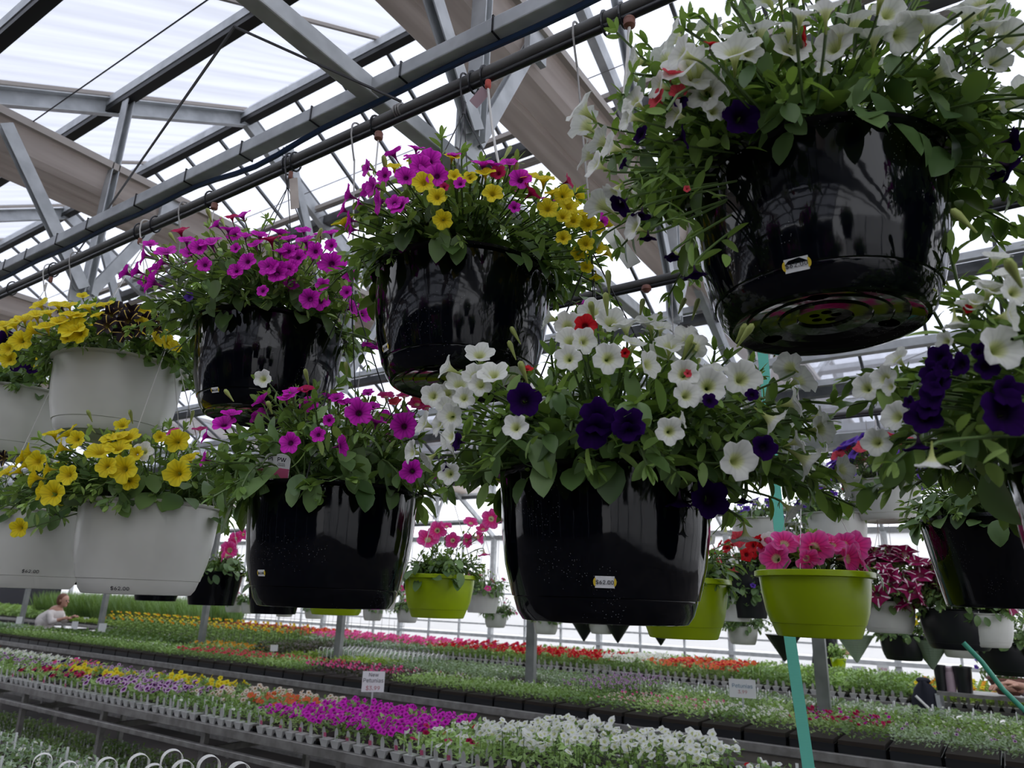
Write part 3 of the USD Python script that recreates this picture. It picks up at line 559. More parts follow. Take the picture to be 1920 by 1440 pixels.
FU3 = parse('''735 284 36 M ul;780 275 28 M u;804 299 44 M f;790 310 38 M f;819 328 38 M f;686 315 28 M l;695 350 36 M l;649 365 38 M l;720 328 26 M f;651 412 34 M l;738 379 28 M f;906 303 40 M u;851 288 24 M u;955 303 32 M u;975 335 38 M f;655 430 30 M l;965 388 20 M f;775 292 30 M u;928 306 34 M u;862 343 22 M f;760 330 34 M f;
999 359 36 A ur;934 323 26 A f;1068 339 26 A r;793 341 36 Y f;819 368 33 Y f;830 412 33 Y fd;924 361 34 Y f;1027 390 35 Y f;848 292 28 Y u;910 321 34 Y u;739 310 26 Y u;990 328 34 Y u;1019 332 40 Y u;881 332 24 Y f;852 328 22 Y f;1056 365 34 Y f;1067 386 32 Y f;1056 405 28 Y f;1074 412 30 Y f;1092 397 34 Y u;1103 419 30 Y f;1125 379 26 Y u;
1147 419 30 Y r;1099 456 28 Y f;1121 463 28 Y f;1143 474 30 Y r;1056 445 26 Y f;1085 474 26 Y f;1118 521 22 Y d;1034 359 26 Y u;833 350 16 A f;1100 500 22 Y f;640 392 30 M l;670 380 24 M l''')
basket('black flower basket of mixed magenta and yellow petunias', (-.898, 1.128, 2.312), .20, .238, 'pot_black', 'bowl', .315, .275, .12, FU3, 125, None, rnd=26, rndcol='MMY', rndsize=.022, hook=hookat(-.93), seed=12, leafsize=.054, fringe=62, buds=10, tipl=.024, tipw=.3, lean=(.015, 0), holes=True)
sticker('/World/flower_basket_001', np.array([-.898, 1.128, 2.312]), .20, .238, 724, 652, .024)
FU2 = parse('''281 456 24 M u;310 470 36 M u;266 478 34 M l;252 507 32 M l;281 527 42 M l;394 452 36 M u;372 463 28 M f;403 419 28 M ul;427 427 26 M u;441 465 18 M f;507 445 36 A u;488 438 30 M u;540 445 28 M u;571 447 32 M u;540 470 28 M f;558 481 28 M f;463 489 30 M f;503 499 34 M f;521 507 34 M fd;547 499 24 M f;478 456 26 M u;383 496 24 M f;441 507 26 M f;
620 492 40 M f;634 496 28 M f;620 459 22 M f;569 430 26 M u;598 437 22 M u;620 434 24 M u;580 560 34 M f;600 564 32 M f;605 533 24 M f;518 511 34 M f;443 507 22 M f;492 545 20 M f;649 547 22 M f;540 504 26 M f;689 646 20 M d;705 652 18 M d;337 430 30 A u;434 405 24 A u;350 448 28 M u;590 470 28 M f;655 515 24 M f;300 492 24 M l;354 556 16 V f;525 470 24 M u;460 440 24 M u''')
basket('black flower basket of magenta petunias alone, behind the lower magenta one', (-1.561, 1.141, 2.32), .20, .238, 'pot_black', 'bowl', .345, .285, .13, FU2, 120, None, rnd=30, rndcol='M', rndsize=.024, hook=hookat(-1.57), clear=[(420, 578, .975, .016)], seed=13, leafsize=.056, fringe=62, buds=8, tipl=.022, tipw=.32, lean=(-.05, 0))
sticker('/World/flower_basket_002', np.array([-1.561, 1.141, 2.32]), .20, .238, 404, 731, .022)
FU1 = parse('''109 569 30 Y u;73 569 30 Y u;128 571 28 Y u;66 587 36 Y u;91 584 28 Y u;131 587 30 Y u;135 613 46 Y uf;146 624 34 Y f;87 609 36 Y u;55 620 34 Y l;38 638 34 Y f;13 653 26 Y f;15 673 28 Y f;7 607 30 Y u;25 606 30 Y u;197 569 30 Y u;164 573 30 Y u;272 580 34 Y u;295 635 28 Y r;317 642 26 Y r;328 649 22 Y r;317 618 20 Y u;124 633 20 Y f;182 589 22 Y u;110 600 28 Y u;45 596 28 Y u;150 590 26 Y u;
219 577 34 B uf;244 587 36 B f;237 601 38 B f;197 609 36 B f;270 602 34 B f;231 622 34 B f;255 573 30 B u;292 617 24 B f;205 590 30 B f;262 618 26 B f;300 600 24 B r''')
basket('white flower basket of yellow petunias with striped black ones, upper left', (-2.319, 1.137, 2.336), .20, .238, 'pot_white', 'bowl', .33, .20, .09, FU1, 105, None, rnd=26, rndcol='YYYB', rndsize=.022, hook=hookat(-2.33), wirem='wire_white', seed=14, leafsize=.050, fringe=50, tipl=.026, tipw=.3, lean=(-.02, 0), maxleaf=240)
FL1 = parse('''124 810 38 Y ul;100 810 32 Y u;142 823 30 Y f;109 839 34 Y l;49 850 34 Y l;36 859 30 Y l;67 865 34 Y f;60 895 36 Y l;126 890 34 Y f;97 925 42 Y f;75 919 32 Y l;106 947 18 Y d;35 990 32 Y f;186 844 42 Y u;222 837 38 Y u;222 817 32 Y u;241 817 36 Y u;199 875 34 Y f;230 879 46 Y f;299 819 20 Y f;332 826 38 Y f;332 886 44 Y f;354 857 34 Y u;204 820 30 Y u;85 880 30 Y l;255 850 24 Y f;
268 846 32 W f;324 808 22 K u;375 803 24 K u''')
basket('white flower basket of yellow petunias, lower left', (-2.088, 1.193, 1.882), .20, .256, 'pot_white', 'bowl', .33, .25, .12, FL1, 110, None, rnd=10, rndcol='Y', rndsize=.025, hook=(-2.1, P1Y+.03, 2.45), longwire=hookat(-2.1), wirem='wire_white', seed=15, leafsize=.060, fringe=50, tipl=.026, tipw=.34, buds=8, lean=(-.06, 0), maxleaf=280)
FL2 = parse('''419 792 38 M uf;434 773 32 M u;488 748 34 M ul;383 817 26 M l;543 830 35 M f;596 815 25 M f;643 835 35 M r;673 773 44 M f;547 733 32 M u;536 744 28 M u;631 744 26 M u;649 752 26 M u;616 788 20 M f;757 799 42 M f;757 781 36 M u;771 883 38 M f;815 897 20 M d;662 751 26 M u;700 760 24 M u;690 735 20 M u;
492 710 30 W f;574 728 28 A u;724 740 28 K u;782 755 32 K u;800 761 28 K u;757 740 26 K u;790 745 26 C u;740 752 22 C u''')
basket('black flower basket of magenta petunias with printed plant tags at the rim', (-1.263, 1.155, 1.874), .20, .256, 'pot_black', 'bowl', .285, .255, .13, FL2, 120, None, rnd=8, rndcol='M', rndsize=.022, hook=(-1.28, P1Y+.02, 2.42), longwire=hookat(-1.30), clear=[(527, 866, .985, .026), (508, 866, .99, .024), (490, 870, .99, .02)], seed=16, leafsize=.064, fringe=66, tipl=.030, tipw=.34, buds=4, lean=(-.02, 0), mats=('leaf', 'leaf_young', 'leaf_deep'))
T_L2 = '/World/flower_basket_005'
sticker(T_L2, np.array([-1.263, 1.155, 1.874]), .20, .256, 491, 1074, .022)
FL3 = parse('''899 660 50 W uf;833 686 44 W l;924 697 52 W uf;862 715 50 W uf;892 704 44 W f;811 741 40 W f;837 737 40 W f;837 764 36 W f;791 793 40 W l;819 795 42 W l;844 781 42 W f;840 817 46 W l;840 835 48 W dl;768 846 40 W l;799 865 40 W dl;842 888 36 W f;966 799 43 W f;1112 578 50 W uf;1147 598 52 W uf;1172 604 46 W u;1065 609 46 W f;1068 635 45 W f;1096 638 44 W f;1065 671 44 W f;1141 671 52 W f;1023 595 42 W l;
1220 682 48 W fr;1256 642 50 W u;1285 638 50 W b;1282 700 50 W f;1289 740 46 W f;1256 808 47 W f;1282 786 30 W r;1393 708 62 W f;1329 721 60 W f;1301 650 46 W b;1386 862 66 W f;1477 687 48 W b;1496 755 52 W r;1455 796 56 W dr;1522 871 62 W dr;1586 879 46 W fr;1599 912 50 W dr;1541 781 36 W r;1500 826 42 W r;1399 1014 46 W d;1489 961 42 W dr;900 720 40 W f;1190 640 40 W u;1240 610 36 W u;1340 690 40 W u;870 745 36 W f;1090 590 40 W u;
983 750 56 P f;1121 781 60 P f;1114 810 62 P fd;1178 795 56 P f;857 828 32 P l;833 874 20 P l;1273 948 46 P d;1333 935 64 P f;1434 839 42 P f;1393 942 30 P d;1331 751 26 P f;1410 740 22 P f;1180 812 40 P fd;
1098 609 38 R f;989 690 20 R u;1172 662 16 R f;1290 700 14 C f''')
basket('black flower basket of white petunias in front, centre, with purple blooms', (-.584, 1.18, 1.868), .20, .252, 'pot_black', 'bowl', .365, .30, .15, FL3, 170, None, rnd=16, rndcol='W', rndsize=.029, hook=(-.60, P1Y+.03, 2.36), longwire=hookat(-.62), seed=17, leafsize=.060, fringe=80, buds=30, tipl=.030, tipw=.28, lean=(.07, 0))
T_L3 = '/World/flower_basket_006'
sticker(T_L3, np.array([-.584, 1.18, 1.868]), .20, .252, 1134, 1091, .030)
FL4 = parse('''1881 650 74 W f;1624 725 46 W fl;1655 708 44 W l;1678 669 42 W ul;1676 779 50 W l;1643 829 46 W fl;1666 725 30 W l;1860 537 52 W u;1894 511 50 W u;1869 477 46 W u;1857 531 46 W u;1895 515 44 W u;1901 590 55 W fr;1792 612 40 W d;1815 571 40 W u;1747 875 50 W d;1830 560 44 W u;1907 545 50 W f;1770 640 34 W l;
1760 671 46 P l;1757 717 48 P l;1747 742 46 P l;1732 781 56 P fl;1724 842 50 P d;1887 773 80 P f;1891 733 52 P f;1851 687 42 P f;1703 754 22 P l;1799 683 40 P l;1839 660 36 P f;1745 700 40 P l;1740 760 46 P l;1770 690 36 P l;1815 579 16 R f''')
basket('black flower basket of white and purple petunias cut by the right edge', (.215, 1.17, 1.84), .20, .238, 'pot_black', 'bowl', .33, .34, .15, FL4, 130, None, hook=(.215, P1Y+.02, 2.36), longwire=hookat(.21), fout=1.10, seed=18, leafsize=.064, fringe=70, buds=14, tipl=.030, tipw=.3, lean=(-.06, 0))
basket('white flower basket at the upper left edge with purple and yellow petunias', (-3.02, 1.14, 2.33), .20, .238, 'pot_white', 'bowl', .30, .17, .09, parse('5 640 40 P f;30 675 36 P f;22 650 26 P l;60 690 20 P f;10 615 26 Y u'), 80, None, hook=hookat(-3.03), wirem='wire_white', seed=19, leafsize=.05, fringe=45, maxleaf=150, rnd=8, rndcol='YYP', lean=(0, 0))
basket('white flower basket at the lower left edge with leafy green trails', (-2.80, 1.19, 1.885), .20, .256, 'pot_white', 'bowl', .28, .16, .11, parse('4 859 26 B f'), 80, None, hook=(-2.82, P1Y+.03, 2.43), longwire=hookat(-2.82), wirem='wire_white', seed=20, leafsize=.054, fringe=45, maxleaf=150, rnd=5, rndcol='YB')
for i, (px, py), cc in ((4, (225, 1103), (-2.088, 1.193, 1.882)), (9, (57, 1071), (-2.80, 1.19, 1.885))):
    sticker('/World/flower_basket_%03d' % i, np.array(cc), .20, .256, px, py, .034, plainink=True)

# printed plant tags stuck into the rim of the lower magenta basket
def plant_tag(parent, corg, px, py, Y, w, h, tiltdeg, face=None, pic='tag_pink', words=True):
    p = at(px, py, Y)-corg; rx = RT*math.cos(math.radians(tiltdeg)) + UP*math.sin(math.radians(tiltdeg)); ry = -RT*math.sin(math.radians(tiltdeg)) + UP*math.cos(math.radians(tiltdeg)); n = np.cross(rx, ry)
    sh = Polygon([(-w/2, -h/2), (w/2, -h/2), (w/2, h*.28)] + [(w*.5*math.cos(a), h*.28+h*.22*math.sin(a)) for a in np.linspace(.3, 2.84, 7)] + [(-w/2, h*.28)])
    m = trimesh.creation.extrude_polygon(sh, 0.0008, engine='earcut'); k = obj('plant_tag', place((np.asarray(m.vertices), m.faces), p, rx, ry, n), 'paper_white', parent)
    m = trimesh.creation.extrude_polygon(Polygon([(-w*.45, -h*.5), (w*.48, -h*.5), (w*.48, -h*.08), (-w*.45, -h*.08)]), 0.0011, engine='earcut'); obj('photo_print', place((np.asarray(m.vertices), m.faces), p, rx, ry, n), pic, k)
    if words:
        obj('logo', place(text('PW', h*.16, .0003, True), p+ry*h*.26+n*.0009, rx, ry, n), 'ink_black', k)
        for q, s in ((.10, 'PROVEN'), (.03, 'WINNERS')): obj('lettering', place(text(s, h*.05, .0003), p+ry*h*q+n*.0009, rx, ry, n), 'ink_black', k)
cL2 = np.array([-1.263, 1.155, 1.874])
plant_tag(T_L2, cL2, 527, 874, .985, .038, .054, -8)
plant_tag(T_L2, cL2, 510, 872, .990, .033, .054, -6)
plant_tag(T_L2, cL2, 491, 875, .995, .026, .050, 3, words=False)
cU2 = np.array([-1.561, 1.141, 2.32]); plant_tag('/World/flower_basket_002', cU2, 420, 578, .975, .026, .03, 4, words=False)
cU4 = np.array([-.171, 1.111, 2.305])
# labels that hang from the hooks, and the white drip tubes
def strip(px0, py0, px1, py1, w, label, Y=P1Y-.01, m='white_plastic'):
    a, b = at(px0, py0, Y), at(px1, py1, Y); return obj('hook_label', beam(a, b, 0.0012, w, up=np.cross(unit(b-a), FW)), m, label=label, category='label')
def strip2(px0, py0, px1, py1, w, label, Y=P1Y-.01, m='white_plastic'):
    a, b = at(px0, py0, Y), at(px1, py1, Y); d = unit(b-a); s = unit(np.cross(d, FW)); n = np.cross(s, d); L = np.linalg.norm(b-a)
    sh = Polygon([(0, -w/2), (L, -w/2), (L, w/2), (0, w/2)]).buffer(.002); m2 = trimesh.creation.extrude_polygon(sh, .0009, engine='earcut')
    return obj('hook_label', place((np.asarray(m2.vertices), m2.faces), a, d, s, n), m, label=label, category='label')
strip2(1140, 430, 1188, 496, .024, 'long blank white label hanging between the upper baskets')
strip2(910, 170, 888, 195, .022, 'small pinkish label at the hook of the mixed basket', m='cloth_pink')
strip2(550, 335, 553, 390, .020, 'narrow grey label dangling over the magenta basket', m='trough_beige')
for i, (k, px, py, r, lab) in enumerate(((0, 1168, 190, .0035, 'white drip tube running into the largest basket'), (4, 936, 310, .003, 'white drip tube running into the mixed basket'), (5, 288, 440, .003, 'white drip tube end above the magenta basket'), (1, 703, 330, .002, 'thin drip tube beside the mixed basket'), (2, 396, 425, .002, 'thin drip tube over the magenta basket'))):
    b = at(px, py, P1Y-.02); obj('drip_tube', tube(catenary(KNOBS[k]+[0, 0, -.008], b, .02, 8), r, 6), 'wire_white', smooth=True, label=lab, category='drip tube')
# ------------------------------------------------------------------ more baskets further back
def bgb(label, px, py, Y, R, potmat, kind, spread, top, droop, fl='', rnd=0, col='W', rs=0.03, seed=50, H=None, stems=55, wirem='wire_white', mats=('leaf', 'leaf_young', 'leaf_deep'), maxleaf=60, near=False, ls=.05, group=None, lean=(0, 0), sag=0.45, fringe=40):
    c = at(px, py, Y); H = H or R*1.12
    return basket(label, c, R, H, potmat, kind, spread, top, droop, parse(fl), stems, None, near=near, hook=(c[0], Y, min(P1Z-.06, c[2]+sag)), longwire=(c[0], Y, P1Z-.03), wirem=wirem, rnd=rnd, rndcol=col, rndsize=rs, seed=seed, maxleaf=maxleaf, leafsize=ls, mats=mats, fringe=fringe, wires=3, group=group, lean=lean, tipl=.022, tipw=.35)
bgb('lime green flower basket of hot pink petunias at right, under the white-flowered basket', 1525, 1072, 2.40, .168, 'pot_lime', 'lip', .15, .115, .03, '''1453 1045 50 K fl;1441 1030 40 K l;1473 1015 47 K uf;1530 1027 55 K f;1515 1050 40 K fd;1507 1012 37 K u;1562 1018 37 K u;1585 1022 42 K f;1604 1025 50 K f;1597 1048 50 K fr;1617 1050 37 K r;1548 1008 28 K u;1440 1012 26 W f;1425 1015 22 R f;1410 1022 26 R l''', seed=31, near=True, H=.19, maxleaf=160, stems=60, fringe=8)
bgb('lime green flower basket of pink petunias between the two front black pots', 825, 1078, 2.40, .152, 'pot_lime', 'lip', .17, .12, .06, '''820 994 30 K f;802 1009 36 K uf;848 1013 26 K f;883 978 24 K u;877 1013 24 K r;900 1006 26 K r;921 973 32 K f;908 1041 20 K d;838 985 18 K u;905 990 22 K u''', seed=32, near=True, H=.17, maxleaf=200, stems=70, lean=(.02, 0))
bgb('lime green flower basket half hidden behind the front white-flowered basket', 1278, 1085, 2.40, .158, 'pot_lime', 'lip', .17, .12, .08, '1385 1010 30 C f;1375 1070 22 C d;1360 1000 26 W d;1400 1040 26 R f;1330 1010 24 W f', seed=33, H=.19, rnd=10, col='VCW', rs=.018)
bgb('lime green flower basket whose bottom shows under the magenta basket', 636, 1080, 2.40, .150, 'pot_lime', 'lip', .16, .11, .05, '', seed=34, H=.17, rnd=12, col='K', rs=.025)
bgb('black nursery basket of small white petunias at the right', 1868, 974, 2.40, .195, 'pot_black', 'nursery', .225, .155, .08, '1765 905 40 W d;1795 898 36 W f;1745 890 30 W u;1820 890 24 W u;1700 880 24 V l;1690 890 22 V l;1850 885 26 W u', seed=35, H=.235, near=True, stems=110, maxleaf=280, fringe=70, ls=.055)
bgb('flower basket of coral and violet petunias glowing behind the white ones', 1655, 905, 4.85, .21, 'pot_white', 'bowl', .34, .30, .12, '', rnd=95, col='CCVVV', rs=.058, seed=36, stems=90, maxleaf=120)
bgb('white flower basket with violet blooms behind the front white-flowered basket', 1562, 965, 4.85, .20, 'pot_white', 'bowl', .27, .20, .12, '', rnd=34, col='V', rs=.032, seed=37)
bgb('white flower basket hidden behind the trailing stem of the front basket', 1425, 975, 4.85, .19, 'pot_white', 'bowl', .22, .14, .08, '', rnd=22, col='VW', rs=.03, seed=38)
bgb('flower basket of white petunias just above the lime basket at right', 1505, 1035, 4.85, .19, 'pot_white', 'bowl', .26, .20, .08, '', rnd=40, col='W', rs=.040, seed=39)
bgb('flower basket of red and white blooms left of the lime basket at right', 1390, 1060, 4.85, .17, 'pot_dull_black', 'nursery', .24, .16, .10, '', rnd=30, col='RRCW', rs=.035, seed=40)
bgb('black nursery basket of pink petunias beside the lower white basket', 405, 1072, 2.40, .150, 'pot_black', 'nursery', .16, .12, .07, '429 1032 30 K f;418 1040 24 K l;440 1010 22 K f;436 1020 20 K f;455 1002 18 K f', seed=41, near=True, H=.17, stems=70, maxleaf=150)
bgb('black nursery basket behind the lower magenta basket', 520, 1085, 2.40, .140, 'pot_black', 'nursery', .15, .10, .05, '', seed=42, H=.165, rnd=6, col='K')
bgb('black nursery basket behind the gap of the two lower white baskets', 195, 1045, 2.40, .185, 'pot_black', 'nursery', .18, .10, .05, '', seed=43, H=.17, rnd=5, col='Y')
bgb('black nursery basket hidden behind the lower white basket', 300, 1075, 2.40, .140, 'pot_black', 'nursery', .14, .10, .05, '', seed=44, H=.15, rnd=5, col='Y')
bgb('flower basket of burgundy and white striped petunias beside the lime basket', 1662, 1128, 4.85, .155, 'pot_white', 'bowl', .30, .31, .12, '', rnd=64, col='S', rs=.072, seed=45, stems=80, maxleaf=120)
bgb('black flower basket of burgundy and white striped petunias under the black nursery basket', 1790, 1142, 4.85, .19, 'pot_dull_black', 'bowl', .30, .26, .14, '', rnd=50, col='SSSS', rs=.075, seed=46, stems=80, maxleaf=120)
bgb('white flower basket half hidden behind the striped petunias', 1838, 1150, 4.85, .155, 'pot_white', 'bowl', .2, .12, .10, '', rnd=12, col='S', rs=.04, seed=47)
bgb('black flower basket of sparse yellow blooms under the striped petunias', 1690, 1190, 6.15, .155, 'pot_dull_black', 'bowl', .27, .26, .10, '1712 1138 12 Y f;1722 1156 12 Y f;1700 1165 10 Y f;1716 1167 11 Y f', seed=48, stems=80)
bgb('small white leafy basket at right between two black ones', 1799, 1190, 6.15, .135, 'pot_white', 'bowl', .24, .20, .08, '', seed=49, stems=70)
bgb('black leafy basket with a yellow bloom at the right edge', 1885, 1205, 6.15, .185, 'pot_dull_black', 'bowl', .30, .30, .08, '1862 1199 13 Y f;1865 1140 12 Y f;1885 1150 10 Y f', rnd=14, col='YK', rs=.014, seed=50, stems=90)
bgb('small black basket with a price sticker left of the lime basket', 1404, 1113, 4.85, .135, 'pot_dull_black', 'nursery', .18, .14, .07, '1348 1157 9 M f', rnd=8, col='CV', rs=.02, seed=51)
bgb('small white basket behind the small black one', 1377, 1125, 4.85, .118, 'pot_white', 'nursery', .16, .10, .06, '', seed=52)
bgb('small white leafy basket left of the lime basket, lowest', 1392, 1174, 6.15, .125, 'pot_white', 'bowl', .26, .20, .10, '', seed=53, stems=70)
for i, (px, py, R, nm) in enumerate(((1128, 1158, .125, 'right of'), (1024, 1160, .125, 'left of'), (930, 1150, .12, 'further left of'), (765, 1142, .125, 'under the lime basket near'), (1252, 1166, .12, 'far right of'))):
    bgb(['small white basket under the front black basket, right one', 'small white basket under the front black basket, left one', 'small white basket left of the middle steel post', 'small white basket with pink blooms under the middle lime basket', 'small white basket under the half hidden lime basket'][i], px, py, 6.15, R, 'pot_white', 'bowl', .21, .17, .11, '', rnd=8, col='KC', rs=.022, seed=60+i)
bgb('white square-sided basket right of the middle lime basket', 905, 1108, 4.85, .15, 'pot_white', 'nursery', .22, .17, .07, '', rnd=8, col='K', rs=.03, seed=70, stems=70)
bgb('white basket left of the middle lime basket', 718, 1108, 4.85, .14, 'pot_white', 'nursery', .20, .15, .10, '', rnd=8, col='K', rs=.03, seed=71)
for i, (px, py) in enumerate(((700, 1140), (590, 1138), (535, 1135), (470, 1130), (440, 1128))):
    bgb(['small white basket with pink blooms right of the tall steel post', 'small white basket left of the tall steel post', 'small white basket under the lower magenta basket', 'small white basket below the far black basket', 'small white basket next to the far black basket'][i], px, py, 6.15, .12, 'pot_white', 'bowl', .18, .13, .08, '', rnd=5, col='K', rs=.022, seed=80+i, stems=40)
for i, (px, py, Y) in enumerate(((1602, 1190, 6.15), (1742, 1200, 6.15), (1238, 1165, 6.15), (1158, 1162, 6.15), (1468, 1190, 6.15), (1095, 1160, 6.15))):
    c = at(px, py, Y); lab = ['grey ribbed cone planter right of the lime basket', 'grey ribbed cone planter between the leafy baskets at right', 'dark cone planter under the half hidden lime basket', 'dark cone planter under the front black basket', 'dark cone planter behind the teal strap', 'dark cone planter by the middle post'][i]
    t = thing('cone_planter', lab, 'cone planter', c); pr = [(0, -.20)]+[(.012+.125*k/22, -.19+.19*k/22+(0.002 if k % 2 else 0)) for k in range(23)]+[(.12, 0), (0, -.02)]
    obj('cone', lathe(pr, 20), 'leaf_silver' if i < 2 else 'pot_dull_black', t); obj('wire', tube([(0, 0, -.02), (0, 0, P1Z-c[2]-.02)], .002, 4), 'wire_steel', t)

# the row on the next pipe behind the camera, mirrored in the glossy pots
for k, (x, z) in enumerate([(-3.3+.66*j, 2.33 if j % 2 else 1.93) for j in range(9)]):
    src = ['/World/flower_basket_002', '/World/flower_basket_005', '/World/flower_basket_001'][k % 3]
    copy(src, 'flower_basket', 'black flower basket on the pipe behind the camera', 'hanging flower basket', (x, -1.15, z), 40*k, 'baskets behind the camera')
for k, p in enumerate(((.55, 1.12, 2.31), (1.27, 1.12, 2.31), (2.0, 1.12, 2.31), (.98, 1.17, 1.87), (1.70, 1.17, 1.87), (2.4, 1.17, 1.87))):
    copy(['/World/flower_basket_002', '/World/flower_basket_001', '/World/flower_basket_005'][k % 3], 'flower_basket', 'black flower basket further right on the nearest pipe, outside the view', 'hanging flower basket', p, 55*k, 'baskets right of the view')
pipe(-1.15, P1Z, 'grey pipe behind the camera')

# ------------------------------------------------------------------ benches
def bench(label, x0, x1, y0, y1, z=.80, legs=2.0, skirt=False):
    t = thing('bench', label, 'plant bench', (0, 0, 0))
    obj('bench_top', box((x0, y0+.02, z-.035), (x1, y1-.02, z-.020)), 'rail_steel', t)
    for y in (y0, y1): obj('rail', beam((x0, y, z-.01), (x1, y, z-.01), .035, .055, c=.004), 'rail_steel', t)
    obj('lower_rail', beam((x0, y0-.02, z-.12), (x1, y0-.02, z-.12), .035, .035, c=.004), 'rail_steel', t)
    for x in np.arange(x0+.1, x1, legs):
        for y in (y0+.05, y1-.05): obj('leg', beam((x, y, 0), (x, y, z-.04), .04, .04, up=(0, 1, 0), c=.004), 'rail_steel', t)
        obj('cross_rail', beam((x, y0+.05, z-.16), (x, y1-.05, z-.16), .03, .04), 'rail_steel', t)
        obj('cross_rail', beam((x, y0+.05, .16), (x, y1-.05, .16), .03, .03), 'rail_steel', t)
    if skirt:
        for x in np.arange(x0, x1-1, 1.22): obj('side_panel', box((x+.006, y0+.006, z-.24), (x+1.214, y0+.016, z-.045)), 'panel_brown', t)
    obj('low_rail', beam((x0, y0+.05, .16), (x1, y0+.05, .16), .03, .03), 'rail_steel', t)
    return t
bench('long metal bench nearest the camera, full of petunia trays', -13.3, .9, 3.12, 4.10, legs=1.25)
bench('wide metal bench of green bedding plants behind the nearest one', -12.9, .9, 5.10, 7.38, skirt=True)
bench('metal bench in the back with red and pink blooms', -13.0, .9, 8.30, 9.85)
bench('metal bench of green flats at the far left', -22.0, -14.0, 5.10, 6.60)
bench('metal bench at the far left back with tall grasses', -26.0, -13.6, 8.30, 10.6)
bench('low bench of young plants in the lower left corner', -6.6, -3.45, .9, 2.22, z=.74)
bench('near bench below the frame that holds the white loop tags', -3.2, -1.5, .95, 1.75, z=.70)

def bloommesh(pts, nrm, r, rng, seg=10):
    V, F, U = [], [], []
    for i, (p, n) in enumerate(zip(pts, nrm)):
        s, u, d = frame(n); a = np.arange(seg)*2*math.pi/seg + rng.uniform(0, 6); rr = r*rng.uniform(.8, 1.15)*(1-.18*(np.arange(seg) % 2))
        ring1 = p + .42*rr[:, None]*(np.cos(a)[:, None]*s + np.sin(a)[:, None]*u) + d*r*.02; ring2 = p + rr[:, None]*(np.cos(a)[:, None]*s + np.sin(a)[:, None]*u) + d*r*.10*np.sin(a*2)[:, None]
        b = len(V)*(2*seg+1); V.append(np.vstack([[p - d*r*.4], ring1, ring2])); U.append(np.vstack([[[.3, .5]], np.tile([.48, 0.], (seg, 1)), np.stack([np.ones(seg), (np.arange(seg) % 2)*1.0], 1)]))
        for k in range(seg):
            k2 = (k+1) % seg; F += [[b, b+1+k, b+1+k2], [b+1+k, b+1+seg+k, b+1+seg+k2], [b+1+k, b+1+seg+k2, b+1+k2]]
    return np.vstack(V), np.array(F), np.vstack(U)
PROTO = {}
TRAYS = {  # leaf material, leaf height, leaf length, leaves, blooms per tray {letter: count}, bloom radius
    'magenta': ('leaf_tray', .10, .045, 260, {'M': 85}, .022), 'lilac': ('leaf_tray', .09, .045, 300, {'L': 50}, .026), 'palelilac': ('leaf_tray', .09, .04, 320, {'L': 34}, .017),
    'yellow': ('leaf_tray', .10, .045, 300, {'Y': 46}, .024), 'orange': ('leaf_tray', .11, .045, 300, {'O': 55}, .022), 'peach': ('leaf_tray', .09, .04, 300, {'H': 50}, .020),
    'white': ('leaf_tray', .17, .045, 280, {'W': 75}, .025), 'fewwhite': ('leaf_tray', .09, .04, 340, {'W': 16, 'R': 2}, .018), 'fewred': ('leaf_tray', .09, .04, 340, {'A': 7, 'W': 8}, .022),
    'tagged': ('leaf_tray', .07, .035, 360, {'W': 3}, .014), 'crimson': ('leaf_tray', .08, .04, 300, {'A': 22, 'P': 12}, .022), 'red': ('leaf_tray', .09, .04, 280, {'R': 45}, .024),
    'hotpink': ('leaf_tray', .09, .04, 280, {'K': 30, 'P': 10, 'Y': 6}, .024), 'whitestar': ('leaf_tray', .09, .04, 260, {'W': 55}, .022),
    'green': ('leaf_tray', .07, .035, 420, {'W': 5}, .010), 'darkgreen': ('leaf_deep', .10, .075, 220, {}, .01), 'begonia': ('leaf_purple', .08, .04, 260, {'K': 26, 'A': 8}, .018),
    'rose': ('leaf_tray', .08, .04, 300, {'C': 26}, .020), 'bicolor': ('leaf_purple', .08, .04, 280, {'W': 18, 'A': 6}, .014), 'speckled': ('leaf_tray', .07, .035, 380, {'W': 26}, .012),
    'lavender': ('leaf_tray', .16, .03, 300, {'L': 75}, .012), 'pinkwhite': ('leaf_tray', .08, .035, 340, {'K': 9, 'H': 34}, .013), 'alyssum': ('leaf_tray', .08, .035, 320, {'W': 60}, .013), 'plum': ('leaf_tray', .10, .035, 300, {'A': 50, 'M': 20}, .014),
    'lime': ('leaf_lime', .09, .05, 320, {}, .01), 'bluegreen': ('leaf_grey', .10, .035, 420, {}, .01), 'silver': ('leaf_grey', .08, .035, 380, {'W': 8}, .012), 'lilacspeck': ('leaf_grey', .07, .03, 400, {'L': 10}, .012),
    'coneflower': ('leaf_tray', .34, .05, 300, {'Y': 13, 'G': 6}, .022), 'geranium': ('leaf_tray', .16, .05, 300, {'R': 34}, .030), 'pinkgeranium': ('leaf_tray', .16, .05, 260, {'K': 48}, .032), 'mixred': ('leaf_tray', .15, .05, 300, {'R': 18, 'A': 10, 'W': 3}, .030),
    'tallgreen': ('leaf_tray', .18, .06, 320, {}, .01), 'marigold': ('leaf_lime', .14, .05, 320, {'G': 12, 'Y': 6}, .026), 'tallgrass': ('leaf', .55, .30, 330, {}, .01), 'pale': ('leaf_silver', .10, .05, 380, {}, .01), 'orangelow': ('leaf_tray', .09, .04, 320, {'G': 26}, .018), 'redtall': ('leaf_tray', .16, .05, 300, {'O': 20, 'R': 16}, .03), 'purplefol': ('leaf_purple', .2, .06, 300, {}, .01)}
